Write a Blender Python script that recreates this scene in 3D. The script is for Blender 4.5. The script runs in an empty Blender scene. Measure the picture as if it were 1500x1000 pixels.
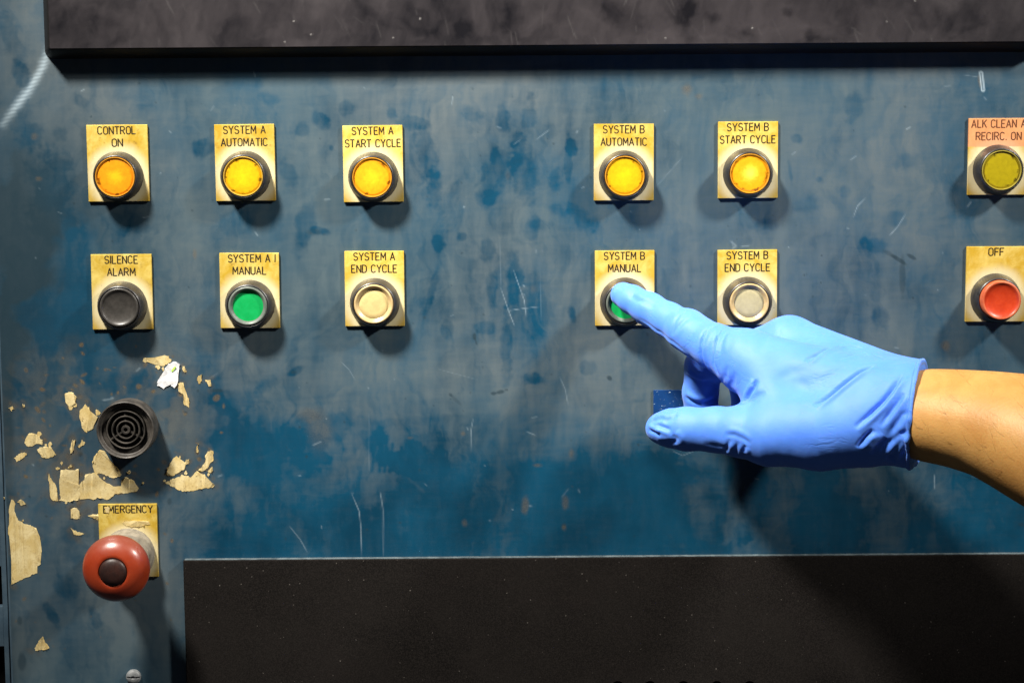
import bpy, bmesh, math, random
import numpy as np
from mathutils import Vector, Matrix

random.seed(7)
rng = np.random.default_rng(11)
SC = bpy.context.scene
COL = SC.collection
R = math.radians

# ---------------------------------------------------------------- camera
D = 1.0                                   # metres from the panel
MM = 0.001
S0 = 0.00035                              # metres per photo pixel on the panel (authoring unit)
FPX = D / S0
PITCH, ROLL = R(6.6), R(0.42)
Fv = np.array([0, math.cos(PITCH), -math.sin(PITCH)])
R0 = np.array([1.0, 0, 0]); U0 = np.array([0, math.sin(PITCH), math.cos(PITCH)])
Rv = R0 * math.cos(ROLL) - U0 * math.sin(ROLL)
Uv = U0 * math.cos(ROLL) + R0 * math.sin(ROLL)
CAM = -Fv * D
cd = bpy.data.cameras.new('camera'); co = bpy.data.objects.new('camera', cd); COL.objects.link(co)
M = Matrix.Identity(4)
for i in range(3):
    M[i][0] = Rv[i]; M[i][1] = Uv[i]; M[i][2] = -Fv[i]; M[i][3] = CAM[i]
co.matrix_world = M
cd.sensor_fit = 'HORIZONTAL'; cd.sensor_width = 36; cd.lens = 36 * FPX / 1500
cd.clip_start = 0.02; cd.clip_end = 50
SC.camera = co

# ---------------------------------------------------------------- light
w = bpy.data.worlds.new('World'); SC.world = w; w.use_nodes = True
bg = w.node_tree.nodes['Background']
bg.inputs['Color'].default_value = (0.75, 0.85, 1, 1); bg.inputs['Strength'].default_value = 0.032
def lamp(name, loc, target, power, size, color, spread=180):
    ld = bpy.data.lights.new(name, 'AREA'); ld.shape = 'DISK'; ld.size = size; ld.energy = power; ld.color = color; ld.spread = R(spread)
    o = bpy.data.objects.new(name, ld); COL.objects.link(o); o.location = loc
    o.rotation_euler = (Vector(target) - Vector(loc)).to_track_quat('-Z', 'Y').to_euler()
    return o
lamp('ceiling_lamp', (-0.54, -0.57, 1.06), (-0.03, 0, 0.055), 3.2, 0.17, (1, 0.95, 0.86), 42)
lamp('ceiling_lamp', (0.92, -0.50, 0.78), (0.19, 0, 0.15), 1.15, 0.12, (1, 0.96, 0.88), 38)
SC.view_settings.view_transform = 'Standard'; SC.view_settings.look = 'None'
SC.view_settings.exposure = 0.27; SC.view_settings.gamma = 1; SC.view_settings.use_curve_mapping = False

# ---------------------------------------------------------------- helpers
def P(px, py, h=0.0):
    """world point seen at photo position (px,py), h millimetres in front of the panel (y = -h)"""
    d = Fv * FPX + Rv * (px - 750) - Uv * (py - 500)
    t = (-h * MM - CAM[1]) / d[1]
    return CAM + d * t
def PV(p): return Vector(P(*p))

def link(name, me, mat=None, parent=None, smooth=False):
    o = bpy.data.objects.new(name, me); COL.objects.link(o)
    if mat: me.materials.append(mat)
    if parent: o.parent = parent
    if smooth:
        me.polygons.foreach_set('use_smooth', [True] * len(me.polygons))
    return o
def obj(name, bm, mat, parent=None, smooth=False, sharp=None):
    bmesh.ops.recalc_face_normals(bm, faces=bm.faces)
    if sharp:
        smooth = True
        for e in bm.edges:
            if len(e.link_faces) == 2 and e.calc_face_angle(0) > sharp: e.smooth = False
    me = bpy.data.meshes.new(name); bm.to_mesh(me); bm.free()
    return link(name, me, mat, parent, smooth)
def empty(name, loc, rz=0):
    o = bpy.data.objects.new(name, None); COL.objects.link(o); o.location = loc
    o.rotation_euler = (0, rz, 0); o.empty_display_size = 0.01
    return o
def tag(o, label, cat, group=None):
    o['label'] = label; o['category'] = cat
    if group: o['group'] = group
    return o
def lathe(bm, prof, seg=72, c=(0, 0), axis_y=0.0):
    """profile (r_mm, h_mm) turned about the local -Y axis"""
    rings = []
    for r, h in prof:
        if r <= 1e-6:
            rings.append([bm.verts.new((c[0] * MM, -h * MM + axis_y, c[1] * MM))]); continue
        rings.append([bm.verts.new(((c[0] + r * math.cos(a)) * MM, -h * MM + axis_y, (c[1] + r * math.sin(a)) * MM))
                      for a in [2 * math.pi * k / seg for k in range(seg)]])
    for a, b in zip(rings, rings[1:]):
        for k in range(seg):
            k2 = (k + 1) % seg
            if len(a) == 1 and len(b) == 1: continue
            if len(a) == 1: bm.faces.new((a[0], b[k], b[k2]))
            elif len(b) == 1: bm.faces.new((a[k], b[0], a[k2]))
            else: bm.faces.new((a[k], b[k], b[k2], a[k2]))
    return bm
def box(bm, x0, x1, y0, y1, z0, z1, bev=0.0):
    r = bmesh.ops.create_cube(bm, size=1)
    vs = r['verts']
    for v in vs:
        v.co = Vector(((x0 + x1) / 2 + v.co.x * (x1 - x0), (y0 + y1) / 2 + v.co.y * (y1 - y0), (z0 + z1) / 2 + v.co.z * (z1 - z0)))
    if bev:
        es = list({e for v in vs for e in v.link_edges})
        bmesh.ops.bevel(bm, geom=es, offset=bev, segments=2, profile=0.6, affect='EDGES')
    return bm

# ---------------------------------------------------------------- materials
class Mat:
    def __init__(s, name):
        s.m = bpy.data.materials.new(name); s.m.use_nodes = True
        s.t = s.m.node_tree; s.n = s.t.nodes; s.b = s.n['Principled BSDF']
    def node(s, typ, **kw):
        nd = s.n.new(typ)
        for k, v in kw.items():
            if k in nd.inputs: s.inp(nd, k, v)
            else: setattr(nd, k, v)
        return nd
    def inp(s, nd, k, v):
        if hasattr(v, 'links') or isinstance(v, bpy.types.NodeSocket): s.t.links.new(v, nd.inputs[k])
        else: nd.inputs[k].default_value = v
    def set(s, **kw):
        for k, v in kw.items():
            s.inp(s.b, k.replace('_', ' '), v)
        return s
    def coord(s, scale=(1, 1, 1), kind='Object'):
        tc = s.n.new('ShaderNodeTexCoord'); mp = s.n.new('ShaderNodeMapping')
        s.t.links.new(tc.outputs[kind], mp.inputs[0]); mp.inputs['Scale'].default_value = scale
        return mp.outputs[0]
    def noise(s, scale, detail=4, rough=0.55, vec=None, dist=0.0):
        nd = s.n.new('ShaderNodeTexNoise')
        nd.inputs['Scale'].default_value = scale; nd.inputs['Detail'].default_value = detail
        nd.inputs['Roughness'].default_value = rough; nd.inputs['Distortion'].default_value = dist
        s.t.links.new(vec if vec is not None else s.coord(), nd.inputs['Vector'])
        nd.noise_dimensions = '4D'; s.t.links.new(s.math('MULTIPLY', s.random(), 37.0), nd.inputs['W'])   # no two objects share a pattern
        return nd.outputs['Fac']
    def random(s):
        if not hasattr(s, '_r'): s._r = s.n.new('ShaderNodeObjectInfo').outputs['Random']
        return s._r
    def ramp(s, fac, *stops):
        nd = s.n.new('ShaderNodeMapRange')
        s.t.links.new(fac, nd.inputs['Value'])
        nd.inputs['From Min'].default_value, nd.inputs['From Max'].default_value = stops[0], stops[1]
        nd.inputs['To Min'].default_value, nd.inputs['To Max'].default_value = (stops[2], stops[3]) if len(stops) > 2 else (0, 1)
        nd.interpolation_type = 'SMOOTHSTEP' if len(stops) <= 4 else 'LINEAR'
        return nd.outputs[0]
    def mix(s, fac, a, b, mode='MIX'):
        nd = s.n.new('ShaderNodeMix'); nd.data_type = 'RGBA'; nd.blend_type = mode
        for i, v in ((0, fac), (6, a), (7, b)):
            if isinstance(v, bpy.types.NodeSocket): s.t.links.new(v, nd.inputs[i])
            else: nd.inputs[i].default_value = v if i == 0 else ((*v, 1) if len(v) == 3 else v)
        return nd.outputs[2]
    def math(s, op, a, b=0.0, clamp=False):
        nd = s.n.new('ShaderNodeMath'); nd.operation = op; nd.use_clamp = clamp
        for i, v in ((0, a), (1, b)):
            if isinstance(v, bpy.types.NodeSocket): s.t.links.new(v, nd.inputs[i])
            else: nd.inputs[i].default_value = v
        return nd.outputs[0]
    def bump(s, h, strength=0.3, dist=0.0002):
        nd = s.n.new('ShaderNodeBump'); nd.inputs['Strength'].default_value = strength; nd.inputs['Distance'].default_value = dist
        s.t.links.new(h, nd.inputs['Height']); s.t.links.new(nd.outputs[0], s.b.inputs['Normal'])
    def attr(s, name):
        nd = s.n.new('ShaderNodeAttribute'); nd.attribute_name = name
        sp = s.n.new('ShaderNodeSeparateColor'); s.t.links.new(nd.outputs['Color'], sp.inputs[0])
        return sp.outputs[0], sp.outputs[1], sp.outputs[2], nd.outputs['Alpha']

# painted sheet: paint under a dust film, grime, rust flecks, scratches and one painted light streak
def m_panel():
    m = Mat('blue_machine_paint')
    dust, grime, rust, scr = m.attr('film')
    v = m.coord()
    n1 = m.noise(22, 5, 0.6, v, 0.4); n2 = m.noise(260, 3, 0.6, m.coord((1, 1, 0.25))); n3 = m.noise(2600, 2, 0.6, v)
    n4 = m.noise(500, 3, 0.7, m.coord((0.12, 1, 1)))
    paint = m.mix(m.ramp(n1, 0.3, 0.7), (0.0008, 0.025, 0.051), (0.0020, 0.045, 0.090))
    d = m.math('ADD', dust, m.math('MULTIPLY', m.math('SUBTRACT', n2, 0.5), 0.22))
    d = m.math('ADD', d, m.math('MULTIPLY', m.math('SUBTRACT', n4, 0.5), 0.16))
    d = m.math('ADD', d, m.math('MULTIPLY', m.math('SUBTRACT', n3, 0.5), 0.14), True)
    dcol = m.mix(m.ramp(m.noise(9, 3, 0.5, v), 0.35, 0.65), (0.050, 0.078, 0.093), (0.071, 0.091, 0.101))
    c = m.mix(m.math('MULTIPLY', d, 0.92), paint, dcol)
    c = m.mix(grime, c, (0.012, 0.028, 0.04))
    c = m.mix(rust, c, m.mix(m.ramp(n3, 0.4, 0.6), (0.115, 0.090, 0.050), (0.062, 0.042, 0.024)))
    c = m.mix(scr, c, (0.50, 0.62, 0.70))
    m.set(Base_Color=c, Roughness=m.math('ADD', m.math('MULTIPLY', d, 0.25), 0.38), Specular_IOR_Level=0.35)
    m.bump(m.math('ADD', n3, m.math('MULTIPLY', scr, -0.8)), 0.25, 0.00012)
    return m.m
def m_cover():
    m = Mat('charcoal_smudged_plastic')
    dust, grime, _, scr = m.attr('film')
    n3 = m.noise(1800, 2, 0.6); n2 = m.noise(160, 4, 0.6, m.coord((1, 1, 0.4)))
    d = m.math('ADD', dust, m.math('MULTIPLY', m.math('SUBTRACT', n2, 0.5), 0.35))
    d = m.math('ADD', d, m.math('MULTIPLY', m.math('SUBTRACT', n3, 0.5), 0.15), True)
    c = m.mix(d, (0.0045, 0.0043, 0.006), (0.034, 0.029, 0.032))
    c = m.mix(scr, c, (0.3, 0.29, 0.28))
    m.set(Base_Color=c, Roughness=m.math('ADD', m.math('MULTIPLY', d, 0.25), 0.4), Specular_IOR_Level=0.15)
    m.bump(n3, 0.2, 0.0001)
    return m.m
def m_black_edge():
    m = Mat('black_plastic_edge'); n = m.noise(900, 3)
    m.set(Base_Color=m.mix(n, (0.004, 0.004, 0.004), (0.010, 0.009, 0.009)), Roughness=0.5, Specular_IOR_Level=0.2)
    return m.m
def m_tray():
    m = Mat('black_speckled_sheet')
    v = m.coord()
    vo = m.node('ShaderNodeTexVoronoi'); vo.inputs['Scale'].default_value = 330; m.t.links.new(v, vo.inputs['Vector'])
    ds = m.ramp(vo.outputs['Distance'], 0.17, 0.05, 0, 1)
    pick = m.ramp(m.noise(700, 1, 0.5, v), 0.58, 0.66)
    sp = m.math('MULTIPLY', ds, pick)
    cl = m.noise(24, 4, 0.6, v, 0.5); fine = m.noise(1500, 2, 0.7, v)
    base = m.mix(m.ramp(cl, 0.3, 0.75), (0.0038, 0.0033, 0.0031), (0.0082, 0.0070, 0.0064))
    base = m.mix(m.ramp(fine, 0.35, 0.7), base, (0.0130, 0.0110, 0.0100))
    c = m.mix(m.math('MULTIPLY', sp, 0.28), base, (0.30, 0.27, 0.24))
    m.set(Base_Color=c, Roughness=0.7, Specular_IOR_Level=0.06); m.bump(fine, 0.3, 0.0001)
    return m.m
def m_brass(name, pink=False, grubby=0.3, tone=1.0):
    m = Mat(name)
    v = m.coord()
    sx = m.node('ShaderNodeSeparateXYZ'); m.t.links.new(v, sx.inputs[0])
    rr = m.math('SQRT', m.math('ADD', m.math('POWER', sx.outputs[0], 2), m.math('POWER', sx.outputs[2], 2)))
    n1 = m.noise(110, 5, 0.65, v, 0.6); n2 = m.noise(700, 3, 0.6, m.coord((1, 1, 0.3))); n3 = m.noise(300, 4, 0.7, v)
    base = m.mix(m.ramp(n1, 0.35, 0.7), (0.62 * tone, 0.40 * tone, 0.035 * tone), (0.88 * tone, 0.70 * tone, 0.20 * tone))
    base = m.mix(m.math('MULTIPLY', m.ramp(n3, 0.56, 0.75), grubby), base, (0.26, 0.15, 0.03))
    base = m.mix(m.math('MULTIPLY', m.random(), 0.35), base, (0.50, 0.27, 0.02))
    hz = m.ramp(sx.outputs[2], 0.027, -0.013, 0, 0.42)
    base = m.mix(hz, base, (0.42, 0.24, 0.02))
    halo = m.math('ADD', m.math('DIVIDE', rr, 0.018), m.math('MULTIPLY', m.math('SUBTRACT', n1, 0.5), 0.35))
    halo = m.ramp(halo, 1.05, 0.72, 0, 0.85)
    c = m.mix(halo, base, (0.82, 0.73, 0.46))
    if pink:
        band = m.math('ADD', sx.outputs[2], m.math('MULTIPLY', m.math('SUBTRACT', n1, 0.5), 0.0015))
        c = m.mix(m.ramp(band, 0.0113, 0.0120, 0, 0.75), c, (0.80, 0.30, 0.16))
    c = m.mix(m.math('MULTIPLY', m.ramp(m.noise(1500, 2, 0.6, v), 0.68, 0.74), 0.7), c, (0.10, 0.06, 0.02))
    m.set(Base_Color=c, Metallic=0.4, Roughness=m.ramp(n2, 0.2, 0.8, 0.36, 0.50), Specular_IOR_Level=0.4)
    lin = m.noise(420, 2, 0.5, m.coord((0.05, 1, 1)))
    m.bump(m.math('ADD', n2, m.math('MULTIPLY', lin, 0.8)), 0.2, 0.0001)
    return m.m
def m_plastic(name, a, b, rough=0.45, scale=300, spec=0.4, coat=0.0, bump=0.1):
    m = Mat(name); n = m.noise(scale, 4, 0.65); n2 = m.noise(scale * 6, 2)
    m.set(Base_Color=m.mix(m.ramp(n, 0.3, 0.7), a, b), Roughness=m.ramp(n2, 0.2, 0.8, rough - 0.06, rough + 0.08), Specular_IOR_Level=spec, Coat_Weight=coat)
    if bump: m.bump(n2, bump, 0.0001)
    return m.m
def m_lens(name, a, edge, emit=None, es=0.0, er=0.0085):
    """coloured translucent button lens; a lit one glows from the bulb behind its centre"""
    m = Mat(name); v = m.coord()
    sx = m.node('ShaderNodeSeparateXYZ'); m.t.links.new(v, sx.inputs[0])
    rr = m.math('SQRT', m.math('ADD', m.math('POWER', sx.outputs[0], 2), m.math('POWER', sx.outputs[2], 2)))
    n = m.noise(420, 4, 0.65, v, 0.5); n2 = m.noise(900, 3, 0.6, v)
    c = m.mix(m.ramp(n, 0.3, 0.72), a, tuple(x * 0.82 for x in a))
    rim = m.ramp(m.math('ADD', rr, m.math('MULTIPLY', m.math('SUBTRACT', n, 0.5), 0.003)), 0.0072, 0.0095)
    c = m.mix(m.math('MULTIPLY', rim, 0.75), c, edge)
    fl = m.math('MULTIPLY', m.ramp(m.noise(330, 2, 0.5, v), 0.56, 0.63), m.ramp(rr, 0.0072, 0.0086))
    c = m.mix(fl, c, tuple(x * 0.25 for x in edge))
    c = m.mix(1.0, c, (0.78, 0.76, 0.72), 'MULTIPLY')
    m.set(Base_Color=c, Roughness=0.3, Specular_IOR_Level=0.45, Coat_Weight=0.25, Coat_Roughness=0.25)
    if es:
        g = m.ramp(m.math('ADD', rr, m.math('MULTIPLY', m.math('SUBTRACT', n, 0.5), 0.004)), er, 0.0005, 0, 1)
        e = m.mix(g, edge, emit)
        m.set(Emission_Color=e, Emission_Strength=m.math('ADD', m.math('MULTIPLY', g, es), es * 0.22))
    m.bump(n2, 0.06, 0.0001)
    return m.m
def m_mush():
    m = Mat('dusty_sheen_red_plastic'); n = m.noise(70, 4, 0.6); n2 = m.noise(420, 4, 0.65)
    g = m.n.new('ShaderNodeNewGeometry'); sx = m.node('ShaderNodeSeparateXYZ'); m.t.links.new(g.outputs['Normal'], sx.inputs[0])
    c = m.mix(m.ramp(n, 0.3, 0.7), (0.205, 0.019, 0.004), (0.27, 0.034, 0.009))
    c = m.mix(m.math('MULTIPLY', m.ramp(n2, 0.55, 0.75), 0.35), c, (0.12, 0.02, 0.012))
    up = m.ramp(m.math('ADD', sx.outputs[2], m.math('MULTIPLY', m.math('SUBTRACT', n, 0.5), 0.7)), 0.15, 0.95, 0, 0.40)  # upward faces greyer: dust, with the knob's top sheen painted in
    c = m.mix(up, c, (0.15, 0.085, 0.062))
    m.set(Base_Color=c, Roughness=m.ramp(n2, 0.2, 0.8, 0.28, 0.42), Specular_IOR_Level=0.5, Coat_Weight=0.35, Coat_Roughness=0.22); m.bump(n2, 0.12, 0.0001)
    return m.m
def m_residue():
    m = Mat('old_yellowed_glue'); n = m.noise(120, 5, 0.65, m.coord(), 0.5); n2 = m.noise(900, 4, 0.7)
    c = m.mix(m.ramp(n, 0.3, 0.7), (0.46, 0.34, 0.13), (0.60, 0.50, 0.27))
    c = m.mix(m.math('MULTIPLY', m.ramp(n2, 0.50, 0.72), 0.6), c, (0.30, 0.19, 0.07))
    m.set(Base_Color=c, Roughness=0.75, Specular_IOR_Level=0.2); m.bump(n2, 0.5, 0.0002)
    return m.m
def m_glove():
    m = Mat('blue_nitrile_rubber'); n = m.noise(60, 4, 0.6); n2 = m.noise(1600, 3, 0.6); n3 = m.noise(240, 3, 0.6, m.coord((0.5, 1, 1)), 0.8)
    c = m.mix(m.ramp(n, 0.3, 0.7), (0.060, 0.200, 0.75), (0.076, 0.228, 0.79))
    m.set(Base_Color=c, Roughness=0.62, Specular_IOR_Level=0.5, Sheen_Weight=0.12, Sheen_Roughness=0.5, Subsurface_Weight=0.12, Subsurface_Scale=0.002)
    tc = m.n.new('ShaderNodeTexCoord'); mp = m.n.new('ShaderNodeMapping'); m.t.links.new(tc.outputs['Object'], mp.inputs[0])
    mp.inputs['Rotation'].default_value = (0, R(38), 0); mp.inputs['Scale'].default_value = (0.22, 1, 1)
    w1 = m.noise(170, 3, 0.6, mp.outputs[0], 0.6); mask = m.ramp(m.noise(38, 2, 0.5), 0.48, 0.62)
    rid = m.ramp(m.math('ABSOLUTE', m.math('SUBTRACT', w1, 0.5)), 0.05, 0.0, 0, 1)
    hgt = m.math('SUBTRACT', m.math('ADD', m.math('MULTIPLY', n2, 0.2), m.math('MULTIPLY', n3, 0.6)), m.math('MULTIPLY', m.math('MULTIPLY', rid, mask), 0.8))
    m.bump(hgt, 0.22, 0.0006)
    return m.m
def m_skin():
    m = Mat('tanned_skin'); v = m.coord(); n = m.noise(45, 4, 0.6, v, 0.4); n2 = m.noise(900, 4, 0.65, v); n3 = m.noise(260, 3, 0.6, m.coord((0.4, 1, 1.2)), 0.6)
    c = m.mix(m.ramp(n, 0.3, 0.7), (0.46, 0.222, 0.058), (0.55, 0.295, 0.088))
    c = m.mix(m.math('MULTIPLY', m.ramp(n3, 0.55, 0.75), 0.35), c, (0.42, 0.19, 0.055))
    c = m.mix(m.math('MULTIPLY', m.ramp(n2, 0.5, 0.75), 0.25), c, (0.40, 0.18, 0.06))
    m.set(Base_Color=c, Roughness=0.48, Specular_IOR_Level=0.4, Subsurface_Weight=0.15, Subsurface_Scale=0.003, Subsurface_Radius=(1, 0.35, 0.15))
    m.bump(m.math('ADD', n2, n3), 0.3, 0.0005)
    return m.m
MAT = dict(
    panel=m_panel(), cover=m_cover(), edge=m_black_edge(), tray=m_tray(),
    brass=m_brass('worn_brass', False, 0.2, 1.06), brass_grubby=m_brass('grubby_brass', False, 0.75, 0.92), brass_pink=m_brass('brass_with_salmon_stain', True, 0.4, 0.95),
    ink=m_plastic('engraving_paint', (0.016, 0.010, 0.004), (0.030, 0.019, 0.007), 0.6, 900, 0.2),
    ink_red=m_plastic('faded_engraving_paint', (0.09, 0.030, 0.012), (0.13, 0.045, 0.018), 0.6, 900, 0.2),
    bezel=m_plastic('grey_black_plastic', (0.011, 0.010, 0.011), (0.028, 0.026, 0.026), 0.38, 260, 0.6),
    black=m_plastic('black_button_plastic', (0.022, 0.020, 0.018), (0.040, 0.036, 0.032), 0.4, 260, 0.5),
    greyring=m_plastic('grey_green_plastic', (0.07, 0.085, 0.072), (0.11, 0.125, 0.11), 0.45, 300, 0.4),
    amber_rim=m_plastic('amber_rim_plastic', (0.38, 0.16, 0.015), (0.50, 0.24, 0.03), 0.35, 300, 0.4),
    yellow_rim=m_plastic('yellow_rim_plastic', (0.36, 0.22, 0.03), (0.46, 0.30, 0.06), 0.35, 300, 0.4),
    olive_rim=m_plastic('olive_rim_plastic', (0.22, 0.18, 0.03), (0.30, 0.25, 0.05), 0.4, 300, 0.4),
    cream_rim=m_plastic('tan_rim_plastic', (0.36, 0.25, 0.11), (0.46, 0.34, 0.17), 0.35, 300, 0.4),
    amber_hot=m_lens('amber_lit_lens', (0.75, 0.36, 0.01), (0.72, 0.25, 0.005), (1.0, 0.56, 0.015), 0.40),
    amber_hot_b=m_lens('amber_bright_lens', (0.78, 0.38, 0.01), (0.75, 0.28, 0.005), (1.0, 0.70, 0.12), 0.75, 0.0065),
    amber_org=m_lens('orange_amber_lens', (0.74, 0.30, 0.008), (0.66, 0.20, 0.004), (1.0, 0.48, 0.01), 0.42, 0.0062),
    amber_yel=m_lens('yellow_lens', (0.70, 0.42, 0.006), (0.55, 0.26, 0.004), (1.0, 0.68, 0.01), 0.25),
    olive=m_lens('dull_yellow_lens', (0.40, 0.32, 0.006), (0.34, 0.26, 0.01)),
    green=m_plastic('green_disc', (0.0, 0.25, 0.055), (0.003, 0.30, 0.075), 0.5, 240, 0.25),
    cream=m_lens('ivory_lens', (0.68, 0.54, 0.25), (0.50, 0.36, 0.14)),
    ivory=m_lens('pale_ivory_lens', (0.47, 0.42, 0.25), (0.34, 0.28, 0.15)),
    red=m_plastic('red_button_plastic', (0.37, 0.024, 0.004), (0.47, 0.042, 0.009), 0.38, 200, 0.45),
    red_rim=m_plastic('worn_red_rim', (0.42, 0.075, 0.026), (0.52, 0.13, 0.055), 0.42, 200, 0.4),
    mush=m_mush(),
    mush_cap=m_plastic('maroon_plastic', (0.014, 0.006, 0.005), (0.030, 0.010, 0.007), 0.45, 200, 0.4),
    collar=m_plastic('dusty_grey_plastic', (0.13, 0.115, 0.09), (0.25, 0.22, 0.17), 0.65, 240, 0.25),
    buzz=m_plastic('dusty_black_plastic', (0.016, 0.014, 0.012), (0.062, 0.054, 0.046), 0.5, 160, 0.4),
    buzz_dark=m_plastic('buzzer_inside_plastic', (0.006, 0.006, 0.006), (0.012, 0.011, 0.010), 0.6, 260, 0.2),
    hole=m_plastic('dark_void', (0.002, 0.002, 0.002), (0.003, 0.003, 0.003), 0.8, 100, 0.0, 0, 0),
    residue=m_residue(),
    paper=m_plastic('torn_white_paper', (0.50, 0.50, 0.52), (0.74, 0.74, 0.74), 0.8, 600, 0.2, 0, 0.6),
    lime=m_plastic('lime_print', (0.30, 0.55, 0.05), (0.38, 0.62, 0.08), 0.7, 300, 0.2),
    steel=m_plastic('dull_zinc', (0.13, 0.14, 0.145), (0.22, 0.23, 0.235), 0.5, 500, 0.5),
    edge_glint=m_plastic('lit_edge_tone', (0.035, 0.05, 0.058), (0.10, 0.125, 0.135), 0.6, 200, 0.2),
    frame=m_plastic('blue_grey_paint', (0.030, 0.055, 0.080), (0.055, 0.085, 0.11), 0.5, 60, 0.35),
    glove=m_glove(), skin=m_skin(),
    hair=m_plastic('dark_hair', (0.05, 0.022, 0.007), (0.08, 0.036, 0.012), 0.5, 900, 0.3, 0, 0),
)
def m_bluetag():
    m = Mat('glossy_blue_tag'); v = m.coord(); n = m.noise(900, 3, 0.7, v); n2 = m.noise(160, 2, 0.5, v)
    c = m.mix(n2, (0.003, 0.024, 0.10), (0.004, 0.040, 0.15))
    c = m.mix(m.ramp(n, 0.63, 0.68), c, (0.5, 0.58, 0.62))
    m.set(Base_Color=c, Roughness=0.35); return m.m
MAT['tag'] = m_bluetag()

# ---------------------------------------------------------------- film painting (dust, grime, rust, scratches as surface wear, plus a painted light streak)
def vnoise(X, Y, cx, cy, seed):
    r = np.random.default_rng(seed)
    nx, ny = int((X.max() - X.min()) / cx) + 4, int((Y.max() - Y.min()) / cy) + 4
    g = r.random((ny, nx))
    fx = (X - X.min()) / cx; fy = (Y - Y.min()) / cy
    ix = fx.astype(int); iy = fy.astype(int); tx = fx - ix; ty = fy - iy
    tx = tx * tx * (3 - 2 * tx); ty = ty * ty * (3 - 2 * ty)
    return (g[iy, ix] * (1 - tx) + g[iy, ix + 1] * tx) * (1 - ty) + (g[iy + 1, ix] * (1 - tx) + g[iy + 1, ix + 1] * tx) * ty
def fbm(X, Y, c, seed, oct=5, ax=1.0, ay=1.0, gain=0.55):
    out = np.zeros_like(X); a = 1.0; tot = 0
    for k in range(oct):
        th = (0.65 + k * 0.9) if ax == ay else (0.10 if k % 2 else -0.08)
        ct, sn = math.cos(th), math.sin(th)
        out += a * vnoise(X * ct + Y * sn, Y * ct - X * sn, c * ax / 2 ** k, c * ay / 2 ** k, seed * 31 + k); tot += a; a *= gain
    return out / tot                                    # about 0..1, mean 0.5
def sstep(a, b, x):
    t = np.clip((x - a) / (b - a), 0, 1); return t * t * (3 - 2 * t)
def segdist(X, Y, pts):
    """distance to a polyline, with the parameter 0..1 along it"""
    best = np.full(X.shape, 1e9); tt = np.zeros(X.shape); n = len(pts) - 1
    for i, ((ax, ay), (bx, by)) in enumerate(zip(pts, pts[1:])):
        dx, dy = bx - ax, by - ay
        t = np.clip(((X - ax) * dx + (Y - ay) * dy) / (dx * dx + dy * dy + 1e-9), 0, 1)
        d = np.hypot(X - ax - t * dx, Y - ay - t * dy)
        m = d < best; best[m] = d[m]; tt[m] = (i + t[m]) / n
    return best, tt
class Film:
    def __init__(s, x0, x1, y0, y1, step, left=None):
        s.xs = np.arange(x0, x1 + 0.01, step); s.ys = np.arange(y0, y1 + 0.01, step); s.step = step
        s.X, s.Y = np.meshgrid(s.xs, s.ys)
        if left is not None: s.X = s.X + (left(s.ys) - x0)[:, None] * (1 - (s.X - x0) / (x1 - x0))
        z = np.zeros_like(s.X); s.dust, s.grime, s.rust, s.scr = z.copy(), z.copy(), z.copy(), z.copy()
    def win(s, x0, x1, y0, y1):
        i0, i1 = np.searchsorted(s.ys, (y0, y1)); j0, j1 = np.searchsorted(s.xs, (x0 - 16, x1 + 16))
        return slice(i0, max(i1, i0 + 1)), slice(j0, max(j1, j0 + 1))
    def blob(s, ch, x, y, rx, ry, amp, ang=0, soft=0.5, rag=0.35):
        m = max(rx, ry) * 1.9 + 6
        w = s.win(x - m, x + m, y - m, y + m); X, Y = s.X[w], s.Y[w]
        if X.size == 0: return
        a = R(ang); u = (X - x) * math.cos(a) + (Y - y) * math.sin(a); v = -(X - x) * math.sin(a) + (Y - y) * math.cos(a)
        q = np.hypot(u / rx, v / ry)
        q = q + (s.wob[w] - 0.5) * rag * 2.2 + (s.wob2[w] - 0.5) * rag
        k = 1 - sstep(1 - soft, 1 + soft * 0.4, q)
        arr = getattr(s, ch); arr[w] += amp * k
    def line(s, ch, pts, width, amp, taper=True, rag=0.5):
        xs = [p[0] for p in pts]; ys = [p[1] for p in pts]; m = width * 3 + 3
        w = s.win(min(xs) - m, max(xs) + m, min(ys) - m, max(ys) + m); X, Y = s.X[w], s.Y[w]
        if X.size == 0: return
        d, t = segdist(X, Y, pts)
        k = np.exp(-(d / width) ** 2) * (1 - rag * s.wob2[w])
        if taper: k = k * np.clip(np.minimum(t, 1 - t) * 5 + 0.25, 0, 1)
        arr = getattr(s, ch); arr[w] = np.maximum(arr[w], amp * k) if amp > 0 else arr[w] + amp * k
    def mesh(s, name, h=0.0):
        ny, nx = s.X.shape
        d = Fv * FPX + (s.X.ravel() - 750)[:, None] * Rv - (s.Y.ravel() - 500)[:, None] * Uv
        t = (-h * MM - CAM[1]) / d[:, 1]; co = CAM + d * t[:, None]
        idx = np.arange(nx * ny).reshape(ny, nx)
        q = np.stack([idx[:-1, :-1], idx[1:, :-1], idx[1:, 1:], idx[:-1, 1:]], -1).reshape(-1, 4)
        me = mesh_np(name, co, q)
        a = me.color_attributes.new('film', 'FLOAT_COLOR', 'POINT')
        c = np.clip(np.stack([s.dust, s.grime, s.rust, s.scr], -1), 0, 1).astype(np.float32)
        a.data.foreach_set('color', c.ravel())
        return me
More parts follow.
